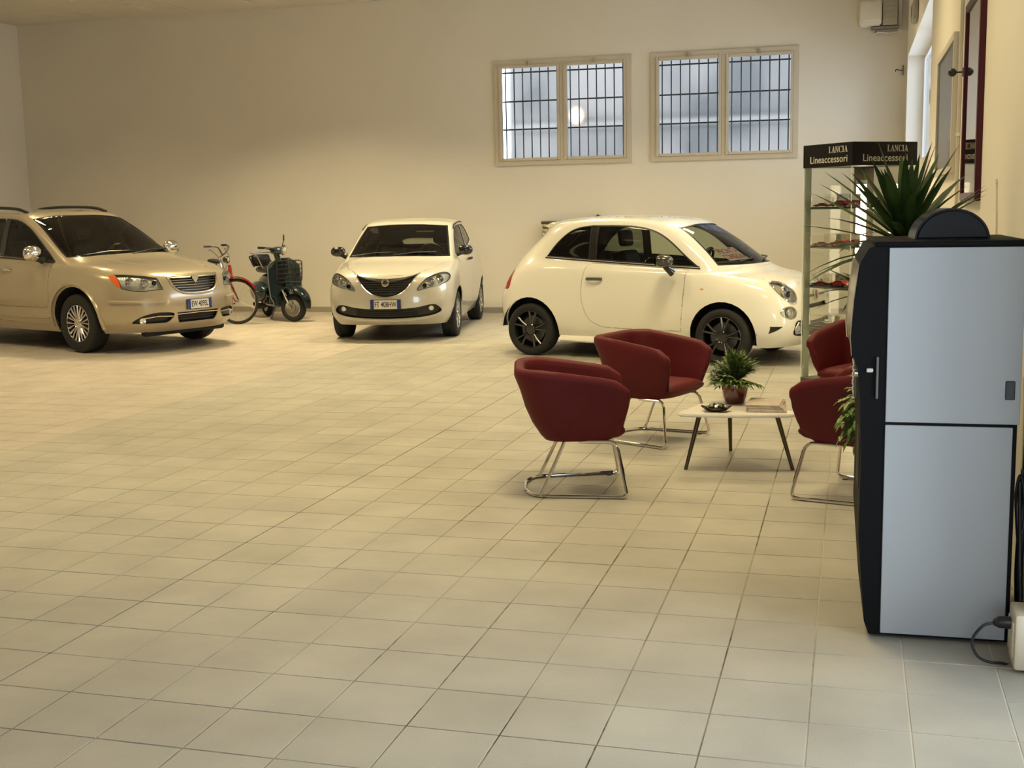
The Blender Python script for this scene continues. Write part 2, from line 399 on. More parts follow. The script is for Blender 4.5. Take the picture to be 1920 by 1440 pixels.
# back windows: two casements each, bars outside
M_frame = mat('window_frame_paint', (.56, .50, .40), .5, noise=(7, .07)); M_bar = mat('window_bar_iron', (.025, .035, .05), .55)
M_frost = bpy.data.materials.new('frosted_pane'); M_frost.use_nodes = True; MATS['frosted_pane'] = M_frost
_nt = M_frost.node_tree; _nt.nodes.clear(); _o = N(_nt, 'ShaderNodeOutputMaterial'); _r = N(_nt, 'ShaderNodeBsdfRefraction'); _r.inputs['Roughness'].default_value = .32; _r.inputs['IOR'].default_value = 1.12; _r.inputs['Color'].default_value = (.93, .94, .95, 1)
_nt.links.new(_r.outputs[0], _o.inputs[0])
M_pane = glass('window_pane', (.86, .88, .88), 0.0, .8)
for n, (a0, a1, z0, z1) in enumerate(WINS):
    wn = bpy.data.objects.new('window_%d' % (n+1), None); COL.objects.link(wn); wn.location = (0, 0, 0); struct(wn, ('left', 'right')[n]+' high double casement window with iron bars in the back wall')
    y = Y1-.03; am = (a0+a1)/2
    b = B()
    for q in ((a0-.04, a0+.035, z0-.04, z1+.04), (a1-.035, a1+.04, z0-.04, z1+.04), (a0+.035, a1-.035, z0-.04, z0+.03), (a0+.035, a1-.035, z1-.03, z1+.04), (am-.03, am+.03, z0+.03, z1-.03)):
        box(b, q[0], q[1], y, Y1+.06, q[2], q[3])
    obj('window_frame', b, M_frame, wn, 0)
    for s, (c0, c1) in enumerate(((a0+.035, am-.03), (am+.03, a1-.035))):
        b = B(); d = .045
        for q in ((c0, c0+d, z0+.03, z1-.03), (c1-d, c1, z0+.03, z1-.03), (c0+d, c1-d, z0+.03, z0+.03+d), (c0+d, c1-d, z1-.03-d, z1-.03)): box(b, q[0]+.003, q[1]-.003, y-.015, Y1+.045, q[2]+.002, q[3]-.002)
        sh = obj('sash', b, M_frame, wn, 0)
        obj('pane', box(B(), c0+d-.02, c1-d+.02, Y1+.150, Y1+.156, z0+.01+d, z1-.01-d), M_frost, sh, 0)
        obj('window_catch', rbox((c0+c1)/2-.012, (c0+c1)/2+.012, y-.04, y-.012, z1-.05, z1+.02, .004, 1), steel, sh)
        for k in range(7):
            x = c0+.075+(c1-c0-.15)*k/6
            obj('bar', tube([(x, Y1+.105, z0), (x, Y1+.105, z1)], .0095, 6), M_bar, wn)
    for z in (z0+.06, z0+.52, z0+.95, z1-.13):
        obj('cross_bar', box(B(), a0, a1, Y1+.113, Y1+.121, z-.011, z+.011), M_bar, wn, 0)
# high window in the right wall
wn = bpy.data.objects.new('window_3', None); COL.objects.link(wn); struct(wn, 'bright high window recess in the right wall near the back corner')
b = B(); xa, xb = X1+.22, X1+.27
for q in ((12.6, 12.66, 2.10, 3.64), (18.14, 18.2, 2.10, 3.64), (12.66, 18.14, 2.10, 2.16), (12.66, 18.14, 3.58, 3.64), (15.37, 15.43, 2.16, 3.58)): box(b, xa, xb, q[0], q[1], q[2], q[3])
obj('window_frame', b, M_jamb, wn, 0)
for q in ((12.66, 15.37), (15.43, 18.14)): obj('pane', box(B(), X1+.243, X1+.247, q[0], q[1], 2.16, 3.58), glass('dimming_pane', (.70, .72, .74), 0.0, .8), wn, 0)  # glass tint deepened only to cut the daylight coming through
obj('window_handle', tube(fillet([(X1+.22, 15.40, 2.95), (X1+.16, 15.40, 2.95), (X1+.16, 15.40, 2.78)], .02), .012, 8), mat('handle_dark', (.08, .08, .08), .4), wn)
# glazed entrance behind the camera
dn = bpy.data.objects.new('door_1', None); COL.objects.link(dn); struct(dn, 'glazed entrance doors behind the camera')
b = B()
for q in ((-1.25, -1.18, .04, 2.65), (.48, .55, .04, 2.65), (-1.18, .48, 2.58, 2.65), (-1.18, .48, .04, .12), (-.39, -.31, .12, 2.58)): box(b, q[0], q[1], Y0-.18, Y0-.12, q[2], q[3])
obj('door_frame', b, steel, dn, 0)
for q in ((-1.18, -.39), (-.31, .48)): obj('pane', box(B(), q[0], q[1], Y0-.153, Y0-.147, .12, 2.58), M_pane, dn, 0)

dn = bpy.data.objects.new('door_2', None); COL.objects.link(dn); struct(dn, 'unseen glazed side door added in the right wall to let in daylight')  # added out of view to bring daylight onto the near floor and machine
b = B()
for q in ((2.2, 2.27, .04, 2.62), (4.33, 4.4, .04, 2.62), (2.27, 4.33, 2.55, 2.62), (2.27, 4.33, .04, .12), (3.26, 3.34, .12, 2.55)): box(b, X1+.20, X1+.26, q[0], q[1], q[2], q[3])
obj('door_frame', b, steel, dn, 0)
for q in ((2.27, 3.26), (3.34, 4.33)): obj('pane', box(B(), X1+.227, X1+.233, q[0], q[1], .12, 2.55), M_pane, dn, 0)

# the neighbour's wall outside the back windows
def facade_build(nt, b):
    c = mixc(nt, maprange(nt, noise(nt, .8, 3), .35, .65, 0, 1), (.040, .042, .044), (.105, .100, .098))
    nt.links.new(c, b.inputs['Base Color']); b.inputs['Roughness'].default_value = .9
M_fac = tex_mat('render_facade', facade_build)
nb = thing('neighbour_house', 'grey rendered house wall seen through the barred back windows', 'building', (0, 21.6, 0))
obj('wall', box(B(), -6.05, 4.0, 0, .4, 0, 6.2), M_fac, nb, 0)
obj('cornice', box(B(), -6.12, 4.0, -.14, 0, 4.75, 4.95), mat('stone_trim', (.12, .12, .12), .8), nb, 0)
obj('string_course', box(B(), -6.08, 4.0, -.06, 0, 3.05, 3.13), mat('stone_trim', (.12, .12, .12), .8), nb, 0)
wl = thing('window_glow', 'warm glowing wall lamp outside behind the left barred window', 'lamp', (-4.75, 21.6, 3.25))
obj('lamp_base', lathe([(.10, 0), (.10, -.04), (.07, -.05)], 18, 'y'), black_plastic, wl)
obj('lamp_globe', ball(.10, (0, -.14, 0), (1, .9, 1.1)), emission('lamp_glow', (1.0, .72, .45), 7.0), wl)  # glowing globe stands for the warm glow in the left window

# ceiling fittings: warm tubes behind a shade that keeps the light down
for k, (x, y) in enumerate([(x, y) for y in (6.4, 10.6, 15.3) for x in (-11.6, -8.0, -4.4, -1.2)]):
    where = '%s from the left, %s from the back wall' % (('first', 'second', 'third', 'fourth')[k % 4], ('third row', 'second row', 'row nearest')[k//4])
    t = thing('ceiling_light', 'recessed warm ceiling light panel, '+where, 'ceiling light', (x, y, H), 0, 'ceiling lights over the showroom')
    b = B()
    for q in ((-.62, .62, -.32, -.29), (-.62, .62, .29, .32), (-.62, -.59, -.29, .29), (.59, .62, -.29, .29)): box(b, q[0], q[1], q[2], q[3], -.07, 0)
    obj('light_frame', b, white_plastic, t, 0)
    obj('diffuser', box(B(), -.59, .59, -.29, .29, -.02, -.012), emission('tube_diffuser', LAMP_COLOR, 1.5), t, 0)
    l = bpy.data.lights.new('tube_light', 'AREA'); l.shape = 'RECTANGLE'; l.size = 1.16; l.size_y = .56; l.color = LAMP_COLOR; l.energy = LAMP_POWER[y]*({-11.6: 1.5, -8.0: 1.5, -4.4: 1.0, -1.2: .7}[x] if y > 15 else {-11.6: .9, -8.0: .9, -4.4: 1.0, -1.2: 1.25}[x]); l.spread = math.radians(118)
    lo = bpy.data.objects.new('tube_light', l); COL.objects.link(lo); lo.parent = t; lo.location = (0, 0, -.03)

# ================================================================== vehicles
def bspl(C, t):
    n = len(C)-2                                  # C has one ghost at each end
    i = np.minimum(np.floor(t).astype(int), n-2); f = (t-i)[:, None, None]
    return ((1-f)**3*C[i]+(3*f**3-6*f**2+4)*C[i+1]+(-3*f**3+3*f**2+3*f+1)*C[i+2]+f**3*C[i+3])/6
MIR = np.array([1., -1., 1.])
def ghost_k(C): return np.concatenate([C[1:2]*MIR, C, C[-2:-1]*MIR])
def ghost_r(C): return np.concatenate([2*C[0:1]-C[1:2], C, C[-2:-1]*MIR])
def tensor(P, tr, tk):                            # P[row][station][3]
    A = bspl(ghost_r(P), tr)                      # rows
    return bspl(ghost_k(np.swapaxes(A, 0, 1)), tk)  # -> [k][r][3]
def body_surface(rows, sub=6):
    P = np.array([[[x, y, z] for x, y, z in zip(*r)] for r in rows], float)
    nr, nk = P.shape[:2]; Cc = P.copy()
    for _ in range(3):
        E_ = np.swapaxes(tensor(Cc, np.arange(nr, dtype=float), np.arange(nk, dtype=float)), 0, 1)
        Cc = Cc+.75*(P-E_); Cc[:, 0, 1] = 0; Cc[:, -1, 1] = 0; Cc[-1, :, 1] = 0
    G = tensor(Cc, np.linspace(0, nr-1, (nr-1)*sub+1), np.linspace(0, nk-1, (nk-1)*sub+1))
    G[0, :, 1] = 0; G[-1, :, 1] = 0; G[:, -1, 1] = 0
    bm = B(); a, b = G.shape[:2]; vs = {}
    for s in (1, -1):
        for i in range(a):
            for j in range(b):
                if s == -1 and (i in (0, a-1) or j == b-1): vs[s, i, j] = vs[1, i, j]
                else: vs[s, i, j] = bm.verts.new((G[i, j, 0], s*G[i, j, 1], G[i, j, 2]))
    for s in (1, -1):
        for i in range(a-1):
            for j in range(b-1):
                q = [vs[s, i, j], vs[s, i+1, j], vs[s, i+1, j+1], vs[s, i, j+1]]
                if s == -1: q.reverse()
                u = []
                for x in q:
                    if x not in u: u.append(x)
                if len(u) > 2:
                    try: bm.faces.new(u)
                    except ValueError: pass
    bmesh.ops.remove_doubles(bm, verts=bm.verts[:], dist=1e-5)
    bmesh.ops.recalc_face_normals(bm, faces=bm.faces[:])
    bm.normal_update()
    if sum(f.normal.z*f.calc_area() for f in bm.faces) < 0: bmesh.ops.reverse_faces(bm, faces=bm.faces[:])
    bm.normal_update(); return bm
def inside(p, poly):
    x, y = p; c = False; n = len(poly)
    for i in range(n):
        x1, y1 = poly[i-1]; x2, y2 = poly[i]
        if (y1 > y) != (y2 > y) and x < (x2-x1)*(y-y1)/(y2-y1)+x1: c = not c
    return c
AX = {'side': (0, 2, 1), 'front': (1, 2, 0), 'top': (0, 1, 2)}
class Body:
    def __init__(s, rows, sub=6):
        s.bm = body_surface(rows, sub)
        s.ref = s.bm.copy(); s.ref.normal_update(); bmesh.ops.triangulate(s.ref, faces=s.ref.faces[:])
        s.ref.normal_update(); s.ref.faces.ensure_lookup_table(); s.ref.verts.ensure_lookup_table()
        s.bvh = BVHTree.FromBMesh(s.ref)
    def nrm(s, co):
        p, n, i, d = s.bvh.find_nearest(co)
        if p is None: return None, 1
        f = s.ref.faces[i]; a, b, c = [v.co for v in f.verts]
        ws = []
        for u, v in ((b, c), (c, a), (a, b)): ws.append(((u-p).cross(v-p)).length)
        t = sum(ws) or 1
        return sum((v.normal*(w/t) for v, w in zip(f.verts, ws)), Vector()).normalized(), d
    def hit(s, view, a, b, sgn=1):                # first surface point seen from outside along the view axis
        ia, ib, ic = AX[view]; o = Vector(); o[ia], o[ib], o[ic] = a, b, 6.0*sgn
        d = Vector(); d[ic] = -sgn
        p = s.bvh.ray_cast(o, d)[0]
        return p
    def cut(s, poly, view, ok):
        ia, ib, ic = AX[view]; bm = s.bm
        x0 = min(p[0] for p in poly)-.02; x1 = max(p[0] for p in poly)+.02; y0 = min(p[1] for p in poly)-.02; y1 = max(p[1] for p in poly)+.02
        fs = []
        for f in bm.faces:
            if not any(x0-.1 < v.co[ia] < x1+.1 for v in f.verts): continue
            c = f.calc_center_median()
            if not ok(c, f.normal): continue
            A = [v.co[ia] for v in f.verts]; Bq = [v.co[ib] for v in f.verts]
            if max(A) < x0 or min(A) > x1 or max(Bq) < y0 or min(Bq) > y1: continue
            fs.append(f)
        geom = list({v for f in fs for v in f.verts})+list({e for f in fs for e in f.edges})+fs
        for i in range(len(poly)):
            a, b = poly[i-1], poly[i]
            co = Vector(); co[ia], co[ib] = a
            no = Vector(); no[ia], no[ib] = b[1]-a[1], -(b[0]-a[0])
            if no.length < 1e-7: continue
            r = bmesh.ops.bisect_plane(bm, geom=geom, dist=1e-5, plane_co=co, plane_no=no.normalized())
            geom = [g for g in r['geom'] if g.is_valid]
        out = []
        for f in geom:
            if isinstance(f, bmesh.types.BMFace):
                c = f.calc_center_median()
                if inside((c[ia], c[ib]), poly): out.append(f)
        return out
    def take(s, faces):                           # move faces out of the body into a bmesh of their own
        nb = B(); vm = {}
        for f in faces:
            vs = []
            for v in f.verts:
                if v not in vm: vm[v] = nb.verts.new(v.co)
                vs.append(vm[v])
            nb.faces.new(vs)
        bmesh.ops.delete(s.bm, geom=faces, context='FACES'); nb.normal_update(); return nb
    def finish(s, name, bm, m, parent, skin=0.0, mi_in=1, off=0.0):
        # normals from the original smooth surface, optional inner skin and rim
        nn = {}
        for v in bm.verts:
            n, d = s.nrm(v.co); nn[v] = n if d < .004 else (v.normal.copy() if v.normal.length else n)
        if off:
            for v in bm.verts: v.co += nn[v]*off
        if skin:
            fs = bm.faces[:]; bd = [e for e in bm.edges if e.is_boundary]; m2 = {}
            for v in list(bm.verts):
                q = bm.verts.new(v.co-nn[v]*skin); m2[v] = q; nn[q] = -nn[v]
            for f in fs:
                g = bm.faces.new([m2[v] for v in f.verts][::-1]); g.material_index = mi_in
            for e in bd:
                f = e.link_faces[0]; a, b = e.verts
                L = [l for l in f.loops if l.edge == e][0]; a, b = L.vert, L.link_loop_next.vert
                g = bm.faces.new((b, a, m2[a], m2[b])); g.material_index = 0; g.smooth = False
        bm.verts.index_update()
        nl = [nn[v] for v in bm.verts]
        o = obj(name, bm, m, parent, smooth=180)
        o.data.normals_split_custom_set_from_vertices([tuple(n) for n in nl])
        return o
    def panel(s, name, poly, view, ok, m, parent, gap=.004, skin=.012):
        nb = s.take(s.cut(poly, view, ok))
        if gap:
            r = bmesh.ops.inset_region(nb, faces=nb.faces[:], thickness=gap, use_boundary=True, use_even_offset=False)
            bmesh.ops.delete(nb, geom=r['faces'], context='FACES')
        return s.finish(name, nb, [m, cabin_dark], parent, skin=skin)
    def glass(s, name, poly, view, ok, m, parent, seal=.012, sealmat=None, off=-.006):
        nb = s.take(s.cut(poly, view, ok)); o2 = None
        if seal:
            r = bmesh.ops.inset_region(nb, faces=nb.faces[:], thickness=seal, use_boundary=True, use_even_offset=False)
            ring = set(r['faces']); sb = B(); vm = {}
            for f in ring:
                vs = []
                for v in f.verts:
                    if v not in vm: vm[v] = sb.verts.new(v.co)
                    vs.append(vm[v])
                sb.faces.new(vs)
            bmesh.ops.delete(nb, geom=list(ring), context='FACES')
        o = s.finish(name, nb, m, parent, off=off)
        if seal:
            sb.normal_update(); o2 = s.finish('window_seal', sb, [sealmat or black_plastic, black_plastic], o, skin=.01)
        return o
    def recess(s, name, poly, view, ok, m, parent, depth=.05, rim=None):
        nb = s.take(s.cut(poly, view, ok)); nb.normal_update()
        ic = AX[view][2]
        sg = sum((f.normal[ic]*f.calc_area()) for f in nb.faces); sg = 1 if sg > 0 else -1
        bd = [e for e in nb.edges if e.is_boundary]
        r = bmesh.ops.extrude_edge_only(nb, edges=bd)
        new = {v for v in r['geom'] if isinstance(v, bmesh.types.BMVert)}
        # the extruded copies stay at the skin, the original patch sinks
        for v in nb.verts:
            if v not in new: v.co[ic] -= sg*depth
        return obj(name, nb, m, parent, smooth=40)
    def lamp(s, name, poly, view, ok, parent, bowls, depth=.05, extra=None, lens=None):
        fs = s.cut(poly, view, ok); nb = s.take(fs); back = nb.copy(); ic = AX[view][2]; ia, ib = AX[view][:2]
        sg = 1 if sum(f.normal[ic] for f in back.faces) > 0 else -1
        bd = [e for e in back.edges if e.is_boundary]
        r = bmesh.ops.extrude_edge_only(back, edges=bd); new = {v for v in r['geom'] if isinstance(v, bmesh.types.BMVert)}
        for v in back.verts:
            if v not in new: v.co[ic] -= sg*depth
        h = obj(name, back, lamp_inner, parent, smooth=40)
        s.finish('lens', nb, lens or lens_clear, h, off=-.001)
        for (a, b, rr, mm) in bowls:
            p = s.hit(view, a, b, sg)
            if p is None: continue
            c = Vector(p); c[ic] -= sg*.012
            q = B(); prof = [(rr, 0), (rr*.97, -rr*.25), (rr*.75, -rr*.6), (rr*.35, -rr*.78), (rr*.34, -rr*.55), (rr*.2, -rr*.42), (.0005, -rr*.38)]
            R = RZ(0) if view == 'front' else Matrix()
            if view == 'front': M_ = T(*c) @ (RY(PI/2) if sg > 0 else RY(-PI/2))
            else: M_ = T(*c) @ (RX(-PI/2) if sg > 0 else RX(PI/2))
            lathe(prof, 20, 'z', M_, caps=False, bm=q); obj('reflector', q, mm, h)
        return h
lamp_inner = mat('lamp_housing', (.80, .78, .72), .25, .25, bump=(35, .6))
lamp_chrome = mat('lamp_reflector', (.92, .90, .85), .12, .75)
lamp_dark = mat('lamp_dark', (.05, .05, .05), .2, .6)
lens_clear = glass('lamp_lens', (.93, .94, .92))
lens_amber = glass('amber_lens', (.85, .20, .03))
lens_red = mat('tail_lamp_red', (.35, .008, .01), .12, coat=.5)
car_glass = glass('car_glass', (.66, .70, .61))
dark_glass = glass('privacy_glass', (.20, .22, .18))
tyre_mat = mat('tyre', (.013, .013, .012), .8, bump=(90, .2))

def wheel(car, x, y, r, width, rim_r, m_rim, spokes, steer=0.0, style='plain', hub=None):
    sd = 1 if y > 0 else -1; h = width/2
    M_ = T(x, y, r) @ RZ(steer)
    tp = [(rim_r*.96, h*.80), (rim_r, h*.92), (rim_r+.01, h), ((r+rim_r)/2, h*1.06), (r*.955, h*.98), (r*.985, h*.86), (r, h*.6), (r, h*.15), (r*.985, h*.12), (r*.985, -h*.12), (r, -h*.15), (r, -h*.6), (r*.985, -h*.86), (r*.955, -h*.98), ((r+rim_r)/2, -h*1.06), (rim_r+.01, -h), (rim_r*.96, -h*.8)]
    w_ = obj('wheel', lathe(tp, 48, 'y', M_, caps=False), tyre_mat, car, 40)
    rb = lathe([(rim_r*.99, sd*h*.95), (rim_r*.965, sd*h*.97), (rim_r*.93, sd*h*.75), (rim_r*.90, -sd*h*.7), (rim_r*.97, -sd*h*.9)], 40, 'y', M_, caps=False)
    obj('rim', rb, m_rim, w_)
    obj('brake_disc', lathe([(.03, sd*h*.1), (rim_r*.70, sd*h*.1), (rim_r*.70, sd*h*.0), (.03, 0)], 28, 'y', M_), mat('disc_grey', (.13, .13, .13), .4, .8), w_)
    obj('wheel_backing', lathe([(rim_r*.92, -sd*h*.45), (.02, -sd*h*.45)], 28, 'y', M_, caps=True), black_matte, w_)
    yo = sd*h*.86
    for k in range(spokes):
        a = 2*PI*k/spokes+.16
        b = B()
        def bar(a0, a1, r0, r1, wd0, wd1, y0, y1):
            P = []
            for (aa, rr, wd, yy) in ((a0, r0, wd0, y0), ((a0+a1)/2, (r0+r1)/2, (wd0+wd1)/2, (y0+y1)/2+sd*.006), (a1, r1, wd1, y1)):
                cx, cz = math.sin(aa), math.cos(aa); tx, tz = cz, -cx
                P.append([M_ @ Vector((cx*rr+tx*wd, yy-sd*.0, cz*rr+tz*wd)), M_ @ Vector((cx*rr+tx*wd*.35, yy+sd*.010, cz*rr+tz*wd*.35)), M_ @ Vector((cx*rr-tx*wd*.35, yy+sd*.010, cz*rr-tz*wd*.35)), M_ @ Vector((cx*rr-tx*wd, yy, cz*rr-tz*wd)), M_ @ Vector((cx*rr, yy-sd*.03, cz*rr))])
            rings(b, P)
        if style == 'twin':
            bar(a-.10, a-.22, rim_r*.26, rim_r*.96, .012, .013, yo-sd*.012, yo); bar(a+.10, a+.22, rim_r*.26, rim_r*.96, .012, .013, yo-sd*.012, yo)
        elif style == 'fan':
            bar(a-.10, a-.16, rim_r*.2, rim_r*.96, .008, .013, yo-sd*.015, yo); bar(a+.10, a+.16, rim_r*.2, rim_r*.96, .008, .013, yo-sd*.015, yo)
        else: bar(a, a, rim_r*.2, rim_r*.96, .02, .022, yo-sd*.012, yo)
        bmesh.ops.recalc_face_normals(b, faces=b.faces[:]); obj('spoke', b, m_rim, w_)
    hr = rim_r*.31
    obj('hub_cap', lathe([(hr, yo-sd*.03), (hr, yo+sd*.004), (hr*.85, yo+sd*.012), (hr*.8, yo+sd*.006), (.001, yo+sd*.008)], 24, 'y', M_, caps=False), hub or m_rim, w_)
    return w_
def wheel_well(car, x, z, r, y_out, depth=.30):
    for sd in (1, -1):
        P = []
        for k in range(17):
            a = PI*(.02+.96*k/16); P.append((x+r*math.cos(a), z+r*math.sin(a)))
        b = B(); R = [[(px, sd*yy, pz) for px, pz in P] for yy in (y_out-.012, y_out-depth)]
        V = rings(b, R, closed_u=False, caps=False); b.faces.new(V[1]); bmesh.ops.recalc_face_normals(b, faces=b.faces[:])
        obj('wheel_arch_liner', b, black_matte, car)
def circle_poly(x, z, r, n=30): return [(x+r*math.cos(2*PI*i/n), z+r*math.sin(2*PI*i/n)) for i in range(n)]
def arches(bd, xs, z, r):
    for x in xs:
        for sd in (1, -1):
            fs = bd.cut(circle_poly(x, z, r), 'side', lambda c, n, sd=sd: c.y*sd > .45 and c.z < .95)
            bmesh.ops.delete(bd.bm, geom=fs, context='FACES')
            rp = catmull([(x+(r)*math.cos(a), 0, z+(r)*math.sin(a)) for a in [PI*(-.1+1.2*i/14) for i in range(15)]], 2)
def plate(car, s, loc, rz=0.0, wd=.36, ht=.11):
    p = obj('licence_plate', rbox(-.006, .006, -wd/2-.008, wd/2+.008, -ht/2-.008, ht/2+.008, .004), black_plastic, car, loc=loc, rot=(0, rz, 0))
    obj('plate_face', box(B(), .006, .0085, -wd/2, wd/2, -ht/2, ht/2), mat('plate_white', (.72, .70, .62), .4), p)
    for sd in (-1, 1): obj('blue_band', box(B(), .0085, .0095, sd*wd/2-(.04 if sd > 0 else 0), sd*wd/2+(.04 if sd < 0 else 0), -ht/2, ht/2), mat('plate_blue', (.01, .03, .25), .4), p)
    text('plate_lettering', s, .098, mat('plate_ink', (.015, .015, .02), .5), p, (.0096, 0, -.002), (PI/2, 0, PI/2), sx=.62, bold=.0012)
    return p
def mirror(car, x, y, z, m_shell, rx=.055, ry=.10, rz_=.068, stalk=(0, -.05, -.07), m_stalk=None):
    sd = 1 if y > 0 else -1
    b = ball(1, sc=(rx, ry, rz_), u=20, v=12)
    for v in b.verts:
        if v.co.x < 0: v.co.x *= .35
        v.co.z = math.copysign(abs(v.co.z/rz_)**.8*rz_, v.co.z); v.co.y = math.copysign(abs(v.co.y/ry)**.8*ry, v.co.y)
        v.co += Vector((x, y, z))
    o = obj('door_mirror', b, m_shell, car, 60)
    g = B(); lathe([(.001, 0), (.055, 0)], 24, 'x', T(x-rx*.35-.002, y, z), caps=False, bm=g)
    for v in g.verts: v.co.y = y+(v.co.y-y)*1.5
    obj('mirror_glass', g, mat('mirror_glass', (.7, .7, .7), .02, 1.0), o)
    obj('mirror_stalk', tube([(x, y-sd*.03, z-.03), (x+stalk[0]*.5, y+sd*stalk[1]*.6, z+stalk[2]*.6), (x+stalk[0], y+sd*stalk[1]*1.7, z+stalk[2])], [(.03, .02), (.03, .022), (.045, .03)], 10), m_stalk or black_plastic, o)
    return o
def seat(car, x, y, z, w=.46, h=.62, m=None, name='front_seat'):
    m = m or cabin_dark
    s = obj(name, rbox(x-.22, x+.28, y-w/2, y+w/2, z-.10, z+.06, .04), m, car, 60)
    b = rbox(-.06, .06, -w/2, w/2, 0, h, .05)
    for v in b.verts:
        t = v.co.z/h; v.co.y *= 1-.18*t*t; v.co = RY(-.24) @ v.co + Vector((x-.22, y, z+.02))
    obj('seat_back', b, m, s, 60)
    if w < .7:
        for yy in (y,):
            b = rbox(-.05, .05, -.13, .13, 0, .19, .04)
            for v in b.verts: v.co = RY(-.16) @ v.co + Vector((x-.22-.15, yy, z+h+.05))
            obj('headrest', b, m, s, 60)
    return s
def interior(car, L, W, xd, zd, xs, zs, steer_y, rear_x=None, wtop=None):
    # dashboard, steering wheel, seats, cabin floor
    b = rbox(xd-.38, xd+.16, -W, W, zd-.32, zd, .06, 3); obj('dashboard', b, cabin_dark, car, 60)
    M_ = T(xd-.50, steer_y, zd-.02) @ RY(-1.15)
    sw = obj('steering_wheel', tube([M_ @ Vector((.185*math.cos(a), .185*math.sin(a), 0)) for a in [2*PI*i/28 for i in range(28)]], .016, 8, closed=True), black_plastic, car)
    b = B(); box(b, -.18, .18, -.03, .03, -.015, .01, M=M_); lathe([(.06, -.02), (.055, .02), (.02, .026)], 16, 'z', M_, bm=b); obj('wheel_hub', b, black_plastic, sw)
    for sd in (1, -1): seat(car, xs, sd*.36*W/.62, zs)
    if rear_x is not None: seat(car, rear_x, 0, zs+.0, w=W*1.75, h=.42, name='rear_seat')
    obj('rear_view_mirror', rbox(xd-.62, xd-.59, -.11, .11, zd+.28+.0*L, zd+.35, .012), black_plastic, car)
    obj('cabin_floor', box(B(), -L*.36, L*.26, -W*1.05, W*1.05, .24, .28), cabin_dark, car)
def underbody(car, x0, x1, w, z): obj('underbody', rbox(x0, x1, -w, w, z-.02, z+.10, .03), black_matte, car)
def handle(car, bd, x, z, sd, m, L=.18, h=.022):
    y = bd.hit('side', x, z, sd).y
    o = obj('door_handle', tube([(x-L/2, y+sd*.004, z), (x-L*.36, y+sd*.032, z+.002), (x, y+sd*.038, z+.003), (x+L*.36, y+sd*.032, z+.002), (x+L/2, y+sd*.004, z)], [(.010, h*.5)]*5, 8, flat=(0, 1, 0)), m, car)
    return o
def strip(car, name, bd, view, pts, r, m, sgn=1, off=.002, n=6, parent=None, nn=8):
    P = []
    for i in range(len(pts)-1):
        for k in range(nn if i < len(pts)-2 else nn+1):
            t = k/nn; a = pts[i][0]*(1-t)+pts[i+1][0]*t; b = pts[i][1]*(1-t)+pts[i+1][1]*t
            p = bd.hit(view, a, b, sgn)
            if p is not None:
                q, d = bd.nrm(p); P.append(p+q*off)
    return obj(name, tube(P, r, n), m, parent or car)
def mir(poly): return [(-a, b) for a, b in poly][::-1]
def curve2(P, n=6): return [(p.x, p.z) for p in catmull([(a, 0, b) for a, b in P], n)]
def closed2(P, n=5): return [(p.x, p.z) for p in catmull([(a, 0, b) for a, b in P], n, True)]

